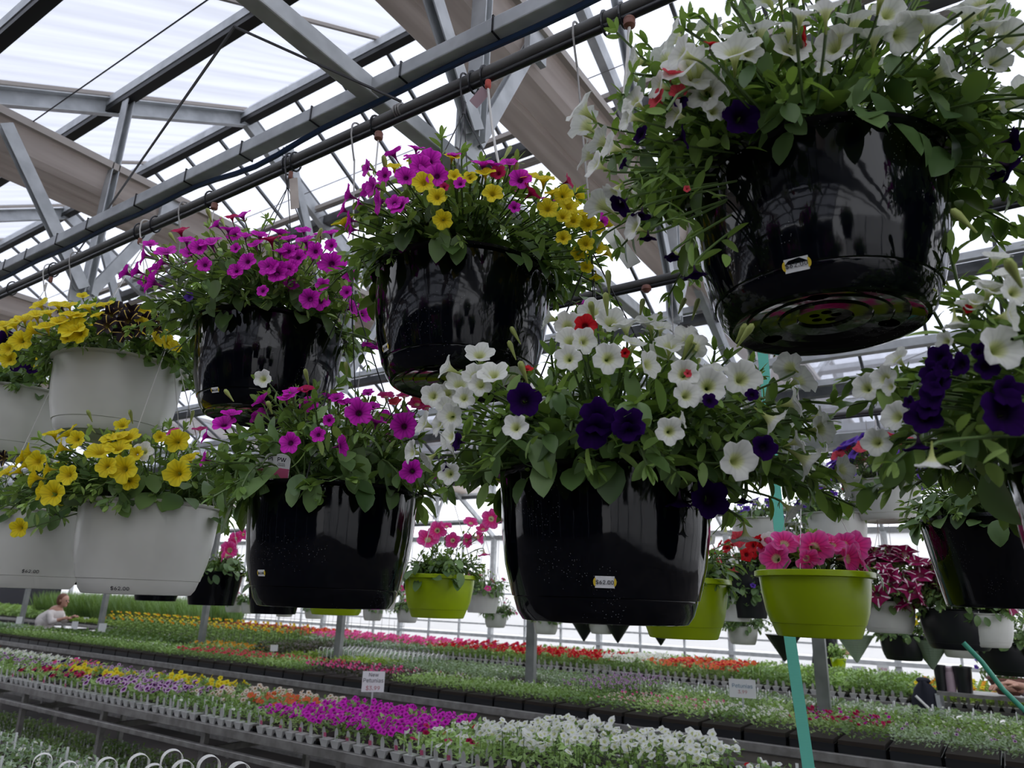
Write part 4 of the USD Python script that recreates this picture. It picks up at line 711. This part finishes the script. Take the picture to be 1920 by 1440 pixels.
NICE = dict(magenta='magenta petunias in full bloom', lilac='lilac petunias with dark eyes', palelilac='small pale lilac blooms', yellow='yellow petunias', orange='orange-red petunias', peach='peach petunias', white='white petunias in full bloom', fewwhite='young plants with few white blooms', fewred='young plants with few crimson blooms', tagged='green seedlings', crimson='crimson and dark violet petunias', red='red blooms', hotpink='hot pink and violet blooms', whitestar='white blooms',
            green='low green bedding plants', darkgreen='dark broad-leaved plants', begonia='pink begonias with dark leaves', rose='coral rose blooms', bicolor='white blooms on bronze leaves', speckled='green plants speckled with white', lavender='upright lilac flower spikes', pinkwhite='pale pink small blooms', alyssum='tiny white blooms', plum='plum-coloured blooms', lime='lime green foliage', bluegreen='blue-green foliage', silver='silvery foliage', lilacspeck='grey-green plants with lilac specks', coneflower='tall yellow coneflowers', geranium='bright red geraniums', pinkgeranium='pink geraniums', mixred='dark red geraniums', tallgreen='leafy green plants', marigold='orange marigolds', tallgrass='tall green grass', pale='pale silvery green plants', orangelow='low orange blooms', redtall='orange-red geraniums', purplefol='dark purple foliage')
PETUNIA = ('magenta', 'lilac', 'yellow', 'orange', 'peach', 'white', 'fewwhite', 'fewred', 'crimson', 'hotpink', 'palelilac', 'whitestar', 'red')
GERANIUM = ('geranium', 'pinkgeranium', 'mixred', 'redtall', 'marigold', 'coneflower')
SEEDLING = ('tagged', 'green', 'speckled', 'silver')
def traykind(kind): return 'petunia' if kind in PETUNIA else 'geranium' if kind in GERANIUM else 'seedling' if kind in SEEDLING else 'grass' if kind == 'tallgrass' else 'bedding_plant'
def make_tray(kind, edge, label, loc, rz, group, seed):
    rng = np.random.default_rng(seed); lm, hh, ll, nl, bl, br = TRAYS[kind]; lx, ly = .265, .135
    t = thing(traykind(kind)+'_tray', label, traykind(kind).replace('_', ' ')+' tray', loc, rz, group)
    zb = {'pots': .075, 'deep': .115}.get(edge, .055)
    v, f = join([box((-lx, -ly, 0), (lx, -ly+.004, zb*.7)), box((-lx, ly-.004, 0), (lx, ly, zb*.7)), box((-lx, -ly, 0), (-lx+.004, ly, zb*.7)), box((lx-.004, -ly, 0), (lx, ly, zb*.7)), box((-lx, -ly, 0), (lx, ly, .004))])
    if edge == 'deep':                             # the end that faces the aisle, ribbed between its cells
        for y in (-.09, 0, .09): obj('rib', box((lx, y-.006, 0), (lx+.008, y+.006, .078)), 'tray_black', t)
        obj('tray_lip', box((lx, -ly, .070), (lx+.010, ly, .082)), 'tray_black', t)
    obj('tray', (v, f), 'tray_black', t); obj('soil', box((-lx+.005, -ly+.008, .01), (lx-.005, ly-.005, zb-.01)), 'soil', t)
    if edge == 'pots':
        for k in range(6):
            x = -.22+.088*k; w0, w1 = .011, .034
            P = np.array([[x-w0, -ly-.006, .012], [x+w0, -ly-.006, .012], [x+w1, -ly-.020, zb], [x-w1, -ly-.020, zb], [x-w0, -ly+.03, .012], [x+w0, -ly+.03, .012], [x+w1, -ly+.05, zb], [x-w1, -ly+.05, zb]])
            pf = np.array([[0, 1, 2, 3], [5, 4, 7, 6], [4, 0, 3, 7], [1, 5, 6, 2], [3, 2, 6, 7], [4, 5, 1, 0]]); obj('small_pot', (P, pf), 'pot_white_small', t)
            a = rng.uniform(-.12, .12); sh = Polygon([(-.010, 0), (.010, 0), (.014, .030), (.014, .052), (.009, .070), (0, .077), (-.009, .070), (-.014, .052), (-.014, .030)]); m = trimesh.creation.extrude_polygon(sh, .0012, engine='earcut'); vv = np.asarray(m.vertices)
            tg = obj('plant_tag', place((vv, m.faces), (x+rng.uniform(-.01, .01), -ly-.004, zb-.01), np.array([1, 0, a]), unit([a*-.5, -.12+a, 1]), np.array([0, -1, 0])), 'tag_grey', t)
            if k % 2 == 0 and kind not in ('tagged',): obj('photo_print', place(box((-.011, .022, .0013), (.011, .046, .0018)), (x, -ly-.006, zb-.01), np.array([1, 0, a]), unit([a*-.5, -.12, 1]), np.array([0, -1, 0])), 'tag_pink' if kind in ('magenta', 'orange', 'fewred', 'crimson') else 'trough_lip', t)
    b = np.stack([rng.uniform(-lx, lx, nl), rng.uniform(-ly, ly, nl), zb + rng.uniform(-.01, 1, nl)**1.0*hh*.85], 1)
    d = np.stack([rng.normal(0, 1, nl), rng.normal(0, 1, nl), rng.uniform(.1, 1.1, nl)], 1)
    if kind == 'tallgrass': b[:, 2] = zb; d = np.stack([rng.normal(0, .22, nl), rng.normal(0, .22, nl), np.ones(nl)], 1)
    ls = ll*rng.uniform(.7, 1.25, nl)*(1.8 if kind == 'tallgrass' else 1); obj('foliage', leaf4(b, d, np.stack([rng.normal(0, .4, nl), rng.normal(0, .4, nl), np.ones(nl)], 1), ls, ls*(.5 if kind != 'tallgrass' else .03)), lm, t, kind='stuff')
    if hh > .12 and kind != 'tallgrass':
        obj('stems', join([tube([(x, y, zb-.01), (x+rng.normal(0, .02), y+rng.normal(0, .02), zb+hh)], .0022, 3, False) for x, y in zip(rng.uniform(-lx*.9, lx*.9, 30), rng.uniform(-ly*.9, ly*.9, 30))]), 'stem', t, kind='stuff')
    if kind in ('silver', 'tagged', 'fewwhite', 'fewred'):
        tg = []
        for x in np.linspace(-lx*.85, lx*.85, 6):
            for y in (-ly*.5, ly*.4):
                h = zb+hh*rng.uniform(.8, 1.25); tg.append(shift(turn(box((-.007, -.0008, 0), (.007, .0008, h)), rng.uniform(-.5, .5)), (x+rng.uniform(-.01, .01), y, 0)))
        obj('row_tags', join(tg), 'paper_white', t, kind='stuff')
    for c, n in bl.items():
        p = np.stack([rng.uniform(-lx-.01, lx+.01, n), rng.uniform(-ly-.02, ly, n), zb+hh*rng.uniform(.75, 1.12, n)], 1); nn = np.stack([rng.normal(0, .45, n), rng.normal(-.5, .45, n), np.ones(n)*.8], 1)
        V, F, U = bloommesh(p, nn, br, rng); obj('blooms', (V, F), 'petal_'+c, t, uv=U, kind='stuff')
    return t
def lay(kind, edge, where, loc, rz, seed):
    key = (kind, edge); g = f'{NICE[kind]} {where}'
    front = 'front-row ' if edge in ('pots', 'deep') else ''; g = front + g
    lab = f'{front}tray of {NICE[kind]} {where}'; assert len(lab.split()) <= 16, lab
    if key in PROTO: return copy(PROTO[key], traykind(kind)+'_tray', lab, traykind(kind).replace('_', ' ')+' tray', loc, rz, g)
    PROTO[key] = make_tray(kind, edge, lab, loc, rz, g, seed); return PROTO[key]
def patch(rects, x, r):
    for x0, x1, r0, r1, k in rects:
        if x0 <= x < x1 and r0 <= r <= r1: return k
    return None
B1 = [(-14, -7.2, 0, 0, 'tagged'), (-7.2, -6.2, 0, 0, 'crimson'), (-6.2, -4.95, 0, 0, 'lilac'), (-4.95, -3.75, 0, 0, 'tagged'), (-3.75, -2.7, 0, 0, 'magenta'), (-2.7, -2.1, 0, 0, 'fewred'), (-2.1, -1.5, 0, 0, 'white'), (-1.5, 2, 0, 0, 'tagged'),
      (-14, -7.0, 1, 1, 'palelilac'), (-7.0, -5.9, 1, 1, 'yellow'), (-5.9, -4.9, 1, 1, 'lilac'), (-4.9, -4.5, 1, 1, 'peach'), (-4.5, -3.7, 1, 1, 'orange'), (-3.7, -2.7, 1, 2, 'magenta'), (-2.7, -2.15, 1, 2, 'fewwhite'), (-2.15, -1.2, 1, 2, 'white'), (-1.2, 2, 1, 2, 'fewwhite'),
      (-14, -9.4, 2, 2, 'red'), (-9.4, -7.9, 2, 2, 'whitestar'), (-7.9, -7.0, 2, 2, 'hotpink'), (-7.0, -5.9, 2, 2, 'palelilac'), (-5.9, -4.9, 2, 2, 'yellow'), (-4.9, -3.7, 2, 2, 'peach')]
def part_of(x, bench): return f'on the {bench} bench, ' + ('far left' if x < -8.5 else 'left' if x < -5.6 else 'middle' if x < -2.4 else 'right')
sd = 900
for r in range(3):
    for x in np.arange(-13.0, .8, .55):
        k = patch(B1, x, r)
        if k:
            sd += 1; lay(k, 'pots' if r == 0 else 'plain', part_of(x, 'nearest'), (x+.02*math.sin(sd), 3.27+.285*r, .782), 0, sd)
B2 = [(-13, -8.0, 0, 0, 'green'), (-8.0, -6.8, 0, 0, 'rose'), (-6.8, -5.7, 0, 0, 'green'), (-5.7, -4.6, 0, 0, 'begonia'), (-4.6, -2.7, 0, 0, 'green'), (-2.7, -1.75, 0, 0, 'pinkwhite'), (-1.75, -1.2, 0, 0, 'alyssum'), (-1.2, -.6, 0, 0, 'plum'), (-.6, 2, 0, 0, 'lilacspeck'),
      (-13, -10, 1, 2, 'darkgreen'), (-10, -8.2, 1, 1, 'green'), (-8.2, -6.2, 1, 1, 'rose'), (-7.4, -5.9, 2, 2, 'lime'), (-6.2, -4.4, 1, 1, 'bicolor'), (-4.4, -3.3, 1, 1, 'speckled'), (-3.3, -2.7, 1, 2, 'lavender'), (-2.7, -.2, 1, 1, 'speckled'), (-.2, 2, 1, 1, 'green'),
      (-13, -8.0, 3, 4, 'coneflower'), (-8.0, -7.4, 2, 3, 'purplefol'), (-5.9, -3.3, 2, 4, 'bluegreen'), (-2.7, 2, 2, 2, 'green'), (-3.3, 2, 3, 4, 'silver'), (-7.4, -5.9, 3, 4, 'pale'), (-10, -8, 2, 2, 'orangelow')]
for r in range(4):
    for x in np.arange(-12.8, .8, .285):
        k = patch(B2, x, r)
        if k and not (r == 2 and abs(((x+1.33) / 2.83) - round((x+1.33)/2.83)) < .07):
            sd += 1; lay(k, 'deep' if r == 0 else 'plain', part_of(x, 'middle'), (x, 5.40+.555*r, .782), 90, sd)
B3 = [(-13.5, -9.4, 0, 4, 'redtall'), (-9.4, -6.9, 1, 3, 'pinkgeranium'), (-9.4, -6.9, 0, 0, 'pale'), (-6.9, -5.6, 0, 4, 'mixred'), (-5.6, -4.0, 0, 3, 'geranium'), (-4.0, -3.4, 0, 3, 'white'), (-3.4, -2.4, 0, 3, 'redtall'), (-2.4, -.9, 0, 4, 'tallgreen'), (-.9, 2, 0, 4, 'marigold'), (-6.9, -2.4, 4, 4, 'tallgreen')]
for r in range(5):
    for x in np.arange(-12.7, .8, .55):
        k = patch(B3, x, r)
        if k: sd += 1; lay(k, 'pots' if r == 0 else 'plain', part_of(x, 'back'), (x, 8.46+.30*r, .782), 0, sd)
for r in range(5):
    for x in np.arange(-21.7, -14.2, .56):
        k = ['green', 'pale', 'pale', 'orangelow', 'orangelow'][r] if x < -16.5 else ['darkgreen', 'darkgreen', 'darkgreen', 'pale', 'green'][r]
        sd += 1; lay(k, 'plain', 'on the far left bench', (x, 5.27+.285*r, .782), 0, sd)
for r in range(4):
    for x in np.arange(-25.6, -13.8, .56):
        k = 'tallgrass' if x > -20.5 and r > 0 else 'lime' if r == 0 and x > -18 else 'tallgreen'
        sd += 1; lay(k, 'plain', 'on the far left back bench', (x, 8.6+.5*r, .782), 0, sd)
for r in range(4):
    for x in np.arange(-6.3, -3.5, .55): sd += 1; lay('silver', 'plain', 'in the lower left corner', (x, 1.13+.29*r, .722), 0, sd)
# seedlings on the floor under the nearest bench
for x in np.arange(-9.5, -4.0, .58):
    for yy in (3.55, 3.85): sd += 1; lay('tagged', 'pots', 'on the floor under the nearest bench', (x, yy, .18), 0, sd)
# ------------------------------------------------------------------ loop tags, signs, strap, hose, people, cart
def loop_mesh(w, h, strap):
    a = np.linspace(0, math.pi, 13); c = [(-w/2*math.cos(t)*1.0, h-w/2+w/2*math.sin(t)) for t in a]; c = [(-w/2, 0)] + c + [(w/2, 0)]
    V, F = [], []
    for i, (x, z) in enumerate(c):
        for y in (-strap/2, strap/2):
            n = (x/(w/2+1e-9)*.0012, .0012 if 0 < i < len(c)-1 else 0); V += [(x, y, z), (x+n[0], y, z+n[1])]
    for i in range(len(c)-1):
        A = 4*i; B = A+4; F += [[A, A+2, B+2, B], [A+1, B+1, B+3, A+3], [A, B, B+1, A+1], [A+2, A+3, B+3, B+2]]
    return np.array(V), np.array(F)
lm_ = loop_mesh(.058, .15, .030)
for i, (px, py, rz) in enumerate(((83, 1413, 66), (130, 1428, 70), (203, 1421, 72), (263, 1414, 70), (290, 1433, 66), (325, 1406, 66), (345, 1426, 70), (394, 1417, 68), (450, 1430, 72))):
    p = at(px, py, 1.45); lab = ['leftmost', 'second', 'third', 'fourth', 'fifth, lowest', 'tallest', 'seventh', 'eighth', 'rightmost'][i]
    t = thing('loop_tag', f'white plastic loop tag arching up at the bottom edge, {lab} from the left' if i not in (0, 5, 8) else f'white plastic loop tag arching up at the bottom edge, {lab} of them', 'plant tag', (p[0], p[1], .70))
    obj('loop', turn((lm_[0]+np.array([0, 0, p[2]-.15-.70]), lm_[1]), math.radians(rz)), 'white_plastic', t)
    obj('pot', shift(lathe([(0, 0), (.035, 0), (.05, .09), (.054, .09), (.054, .10), (.047, .10), (.044, .07), (0, .07)], 18), (0, 0, 0)), 'tray_black', t)
    hgt = p[2]-.15-.70
    if hgt > .09: obj('stake', join([box((-.03, -.004, .06), (-.026, .004, hgt+.01)), box((.026, -.004, .06), (.03, .004, hgt+.01))]), 'white_plastic', t)
LP = None
for i, x in enumerate(np.arange(-7.35, -5.75, .075)):
    for j, y in enumerate((6.75, 6.98, 7.2)):
        lab, g = 'white loop tag in the far rows on the middle bench', 'far white loop tags'
        if LP is None:
            LP = thing('loop_tag', lab, 'plant tag', (x, y, .85), 70, g); obj('loop', loop_mesh(.055, .13, .02), 'white_plastic', LP)
        else: copy(LP, 'loop_tag', lab, 'plant tag', (x+.03*j, y, .85), 70, g)

def sign(label, px, py, Y, w, h, lines, stake=.3):
    p = at(px, py, Y); n = unit(CAM-p)*np.array([1, 1, 0]); n = unit(n); x = unit(np.cross([0, 0, 1], n)); z = np.array([0, 0, 1.0])
    t = thing('price_sign', label, 'sign', p)
    stake = p[2] - h/2 - (.80 if p[1] < 10 else .02)
    obj('card', place(box((-w/2, -h/2, -.002), (w/2, h/2, 0)), (0, 0, 0), x, z, n), 'paper_white', t); obj('stake', place(box((-.006, -h/2-stake, -.006), (.006, 0, -.003)), (0, 0, 0), x, z, n), 'galvanized', t)
    for s, hh, yy, m in lines: obj('lettering', place(text(s, hh, .0006), z*yy+n*.0005, x, z, n), m, t)
    return t
sign('white card sign with black and red handwriting above the magenta petunias', 700, 1278, 3.97, .155, .135, (('New', .024, .045, 'ink_black'), ('Petunias', .026, .008, 'ink_black'), ('$3.99', .026, -.042, 'ink_red')), .12)
sign('white card sign with blue and red handwriting on the middle bench', 1392, 1291, 5.55, .185, .125, (('Petunias', .026, .018, 'ink_blue'), ('3.99', .022, -.022, 'ink_red')), .16)
for i, (px, py, Y, w, h) in enumerate(((514, 1215, 6.2, .09, .075), (192, 1177, 6.3, .11, .13), (140, 1173, 6.3, .09, .13), (36, 1163, 6.3, .09, .12), (161, 1162, 8.55, .10, .10), (1128, 1258, 8.5, .20, .15), (1612, 1262, 10.3, .16, .16), (1656, 1258, 10.1, .13, .13))):
    sign(['small blank white card standing among the yellow flowers at left', 'tilted white card by the far left post', 'tilted white card beside the woman in white', 'white card at the far left edge', 'white card in front of the tall grass', 'grey card seen from behind among the geraniums', 'white card with faint print by the back wall', 'white card with a pink print by the back wall'][i], px, py, Y, w, h, ((('NEW', .03, .02, 'tag_pink'),) if i == 7 else ()), .25)

def strap(name, pts, w, t, m, label, cat):
    V, F = [], []
    pts = np.asarray(pts, float)
    for i, p in enumerate(pts):
        d = unit(pts[min(i+1, len(pts)-1)]-pts[max(i-1, 0)]); s = unit(np.cross(d, FW)); n = np.cross(s, d)
        for a, b in ((-1, -1), (1, -1), (1, 1), (-1, 1)): V.append(p+s*a*w/2+n*b*t/2)
    for i in range(len(pts)-1):
        for k in range(4): F.append([4*i+k, 4*i+(k+1) % 4, 4*i+4+(k+1) % 4, 4*i+4+k])
    F += [[0, 3, 2, 1], [4*len(pts)-4, 4*len(pts)-3, 4*len(pts)-2, 4*len(pts)-1]]
    return obj(name, (np.array(V), np.array(F)), m, label=label, category=cat)
STY = 2.85
a, b, c, d = at(1424, 600, STY), at(1437, 735, STY), at(1480, 1190, STY), at(1516, 1440, STY)
strap('webbing_strap', [a*(1-s)+b*s for s in (0, .5)] + [b*(1-s)+c*s for s in np.linspace(0, .95, 6)] + [c*(1-s)+d*s for s in np.linspace(0, 1.25, 6)], .042, .003, 'teal_strap', 'flat teal webbing strap hanging behind the lime basket at right', 'strap')
hp = [at(1806, 1205, 4.4), at(1840, 1240, 4.4), at(1880, 1292, 4.4), at(1925, 1336, 4.4), at(1990, 1370, 4.3)]
obj('garden_hose', tube(hp, .012, 8), 'hose_green', smooth=True, label='green garden hose slanting down to the right edge', category='hose')

def body(name, label, loc, rz, bones, parts, extra):
    # bones: (joint a, joint b, ra, rb); one smooth continuous figure; parts: clothing shells the same way
    def blob(bs, edge=.03, it=6):
        M = m3.Manifold()
        for a_, b_, ra, rb in bs:
            s1 = m3.Manifold.sphere(ra, 20).translate(tuple(a_)); s2 = m3.Manifold.sphere(rb, 20).translate(tuple(b_)); M += m3.Manifold.batch_hull([s1, s2])
        mm = M.refine_to_length(edge).to_mesh(); tm = trimesh.Trimesh(np.array(mm.vert_properties[:, :3]), np.array(mm.tri_verts)); trimesh.smoothing.filter_taubin(tm, iterations=it); return np.asarray(tm.vertices), np.asarray(tm.faces)
    t = thing(name, label, 'person', loc, rz)
    obj('body', blob(bones), 'skin', t, smooth=True)
    for nm, bs, m in parts: obj(nm, blob(bs), m, t, smooth=True)
    for nm, mesh, m in extra: obj(nm, mesh, m, t, smooth=True)
    return t
def ball(c, r): m = trimesh.creation.icosphere(2, 1.0); return np.asarray(m.vertices)*np.asarray(r)+np.asarray(c), np.asarray(m.faces)
def hand(w, d, side):                               # five curled fingers off a palm at the wrist
    w = np.array(w, float); d = unit(d); s = unit(np.cross(d, [0, 0, 1])); u = np.cross(s, d); bs = [(w, w+d*.075, .024, .028)]
    for k, (off, ln) in enumerate(((-.028, .062), (-.010, .072), (.010, .068), (.027, .052))):
        k0 = w+d*.085+s*off; k1 = k0+d*ln*.55-u*.008; k2 = k1+d*ln*.4-u*.030; bs += [(k0, k1, .0095, .0085), (k1, k2, .0085, .0075), (w+d*.04+s*off*.6, k0, .014, .0100)]
    th = w+d*.03+s*.03*side; bs += [(th, th+d*.035+s*.022*side-u*.012, .012, .010), (th+d*.035+s*.022*side-u*.012, th+d*.062+s*.014*side-u*.03, .010, .008)]
    return bs
def person_figure(name, label, loc, rz, lean, headh, shirt, pants, hair, longhair, lhand, rhand, held=None):
    hip, sh = np.array([0, 0, .90]), np.array([lean, 0, headh-.30]); neck = sh+np.array([.05, 0, .09]); hd = neck+np.array([.055, 0, .125])
    legs = []; shirtb = [(hip+[0, 0, .02], (hip+sh)/2, .175, .155), (hip+[0, 0, -.14], hip, .15, .15), ((hip+sh)/2, sh+[0, 0, -.05], .150, .150), (sh+[0, -.15, -.03], sh+[0, .15, -.03], .075, .075)]; bones = [(sh, neck, .06, .055), (neck, hd+[0, 0, -.05], .055, .06), (hd+[0, 0, .03], hd+[.01, 0, -.045], .093, .072), (hd+[.085, 0, -.01], hd+[.103, 0, -.025], .012, .016), (hd+[-.01, .088, -.01], hd+[-.01, .09, .01], .014, .016), (hd+[-.01, -.088, -.01], hd+[-.01, -.09, .01], .014, .016), (hd+[.05, 0, -.085], hd+[.06, 0, -.09], .035, .03), (hip, sh, .12, .13)]
    pantb = [(hip+[0, -.06, 0], hip+[0, .06, 0], .13, .13)]
    for y in (-.09, .09):
        kn, an = np.array([.03, y, .48]), np.array([-.02, y, .09]); pantb += [(hip+[0, y, -.05], kn, .095, .065), (kn, an, .062, .048)]; bones += [(an, an+[.16, 0, -.04], .045, .04), (kn, an, .05, .04)]
    for y, h_ in ((-.19, rhand), (.19, lhand)):
        s0 = sh+[0, y, -.04]; h_ = np.array(h_, float); el = (s0+h_)/2+np.array([-.05, .03*np.sign(y), -.10]); bones += [(s0, el, .048, .038), (el, h_, .036, .027)] + hand(h_, h_-el, -np.sign(y)); shirtb += [(s0, el, .062, .054), (el, el*.62+h_*.38, .053, .047)]
    hr = [(hd+[-.025, 0, .045], hd+[-.03, 0, -.01], .100, .095)] + ([(hd+[-.06, 0, 0], hd+[-.07, 0, -.16], .075, .06)] if longhair else [])
    ex = [('eye', join([ball(hd+[.083, y, .005], .012) for y in (-.034, .034)]), 'ink_black'), ('mouth', ball(hd+[.086, 0, -.062], (.008, .024, .006)), 'red_cloth')]
    return body(name, label, loc, rz, bones, [('shirt', shirtb, shirt), ('trousers', pantb, pants), ('hair', hr, hair)], ex)
rzr = math.degrees(math.atan2(RT[1], RT[0]))
p = at(88, 1150, 7.25)
person_figure('person', 'person in a white blouse with auburn hair, bending over the far left bench', (p[0], p[1], 0), rzr, .17, 1.40, 'shirt_white', 'shirt_white', 'hair_auburn', False, (.42, .14, 1.0), (.40, -.14, .98))
p = at(1546, 1230, 11.0)
person_figure('person', 'person in black by the back wall, holding a leafy pot', (p[0], p[1], 0), rzr-15, .03, 1.66, 'cloth_black', 'cloth_black', 'hair_grey', True, (.27, .10, 1.12), (.27, -.12, 1.10))
q = at(1572, 1240, 10.75); t = thing('lime_pot', 'small lime green pot of leaves held by the person in black', 'potted plant', q-[0, 0, .12])
obj('pot', lathe([(0, 0), (.07, 0), (.10, .15), (.105, .15), (.10, .16), (.09, .15), (.09, .12), (0, .12)], 24), 'pot_lime', t, smooth=30)
rg = np.random.default_rng(4); nl = 160; obj('foliage', leaf4(np.stack([rg.normal(0, .06, nl), rg.normal(0, .06, nl), .14+rg.uniform(0, .16, nl)], 1), rg.normal(0, 1, (nl, 3)), np.tile([0, 0, 1.], (nl, 1)), .07, .04), 'leaf_tray', t, kind='stuff')
p = at(2035, 1290, 8.1)
person_figure('person', 'person with rosy mauve sleeves at the right edge, reaching for a basket', (p[0], p[1], 0), rzr+180, .10, 1.52, 'cloth_pink', 'cloth_black', 'hair_grey', True, (.62, .10, 1.10), (.60, -.12, 1.06))
q = at(1888, 1275, 8.0); t = thing('held_basket', 'brown basket of deep blue and pink flowers held at the right edge', 'flower basket', q-[0, 0, .10])
obj('bowl', lathe([(0, -.02), (.08, -.02), (.15, .10), (.16, .10), (.15, .12), (.13, .10), (0, .09)], 28), 'basket_brown', t, smooth=30)
nl = 260; obj('foliage', leaf4(np.stack([rg.normal(0, .08, nl), rg.normal(0, .08, nl), .10+rg.uniform(0, .12, nl)], 1), rg.normal(0, 1, (nl, 3)), np.tile([0, 0, 1.], (nl, 1)), .05, .025), 'leaf_deep', t, kind='stuff')
for col, n in (('V', 46), ('K', 10)):
    V, F, U = bloommesh(np.stack([rg.normal(0, .08, n), rg.normal(-.03, .07, n), .15+rg.uniform(0, .13, n)], 1), rg.normal(0, .5, (n, 3))+[0, -.4, .6], .022, rg); obj('blooms', (V, F), 'petal_'+col, t, uv=U, kind='stuff')
obj('handle', tube([(.14*math.cos(a), 0, .10+.30*math.sin(a)) for a in np.linspace(0, math.pi, 14)], .004, 5), 'wire_white', t)

# potting cart between the middle and the back bench
A, B = at(1758, 1300, 7.98), at(1990, 1325, 7.98); zc = .98
ct = thing('cart', 'grey metal cart with a raised shelf standing between benches at right', 'cart', (A[0], 8.1, 0))
obj('shelf', box((0, -.2, zc-.03), (.95, .2, zc)), 'rail_steel', ct); obj('lower_shelf', box((.05, -.2, .30), (.90, .2, .325)), 'rail_steel', ct)
for x in (.05, .90):
    for y in (-.18, .18): obj('leg', beam((x, y, .08), (x-.05, y, zc-.02), .035, .035, up=(0, 1, 0)), 'galvanized', ct); obj('wheel', shift(trimesh_wheel := (lambda m: (np.asarray(m.vertices) @ np.array([[1, 0, 0], [0, 0, 1], [0, -1, 0]]), np.asarray(m.faces)))(trimesh.creation.cylinder(.045, .03, sections=18)), (x, y, .045)), 'black_rubber', ct)
def pot_on(name, label, px0, px1, py, h, m, cat):
    a, b = at(px0, py, 8.02), at(px1, py, 8.02); r = abs(b-a)[0]/2/.83; c = (a+b)/2
    t = thing(name, label, cat, (c[0], 8.02, zc)); obj('pot', lathe([(0, 0), (r*.78, 0), (r*.97, h*.93), (r*1.04, h*.93), (r*1.04, h), (r*.93, h), (r*.75, .02), (0, .02)], 28), m, t, smooth=30); return t
pot_on('nursery_pot', 'tall empty black pot left of the mauve bottle on the cart', 1756, 1776, 1290, .22, 'pot_dull_black', 'plant pot')
pot_on('nursery_pot', 'wide empty black pot right of the mauve bottle on the cart', 1794, 1825, 1294, .22, 'pot_dull_black', 'plant pot')
bx = at(1784, 1290, 8.02); bt = thing('bottle', 'mauve drink bottle between the two black pots on the cart', 'bottle', (bx[0], 8.02, zc))
obj('flask', lathe([(0, 0), (.038, 0), (.040, .01), (.040, .15), (.03, .17), (0, .17)], 24), 'bottle_mauve', bt, smooth=40); obj('cap', lathe([(0, .17), (.033, .17), (.034, .20), (.026, .21), (0, .21)], 24), 'bottle_mauve', bt, smooth=40)
jm = []
for i, z in enumerate(np.linspace(1.06, .42, 9)):
    w = [.03, .09, .11, .12, .125, .13, .14, .15, .15][i]; jm.append([(w*math.cos(a)*(1+.12*math.sin(5*a+i)), .07*math.sin(a)*(1+.15*math.cos(4*a)), z) for a in np.arange(16)*2*math.pi/16])
V = np.array(jm).reshape(-1, 3); F = [[i*16+k, i*16+(k+1) % 16, (i+1)*16+(k+1) % 16, (i+1)*16+k] for i in range(8) for k in range(16)]
t = thing('jacket', 'dark navy jacket hung over the left end of the cart', 'jacket', (A[0]-.10, 7.95, 0)); obj('coat', (V+[0, 0, 0], np.array(F)), 'jacket_navy', t, smooth=True); obj('collar', ball((0, 0, 1.06), (.06, .05, .03)), 'jacket_navy', t, smooth=True); obj('stripe', tube([(-.07, -.075, .93), (.06, -.085, .80)], .012, 6), 'white_plastic', t)

# wire trellis rods, dark drape and the rest of the far left
t = thing('wire_trellis', 'row of thin wire plant supports under the lower magenta basket', 'plant support', at(450, 1190, 8.36)*np.array([1, 1, 0]) + np.array([0, 0, .785]))
for i in range(26): obj('rod', tube([(i*.15, .02*(i % 3), 0), (i*.15+.03*math.sin(i), .02*(i % 3), .55+.06*math.sin(i*2.3))], .0035, 4), 'wire_steel', t)
for z in (.2, .42): obj('cross_wire', tube([(0, .02, z), (3.75, .02, z)], .003, 4), 'wire_steel', t)
p = at(55, 1130, 13.2); obj('shade_drape', box((p[0]-2.6, 13.15, .05), (p[0]+2.2, 13.2, 2.3)), 'drape_dark', label='dark shade cloth hung at the far left corner', category='shade cloth')
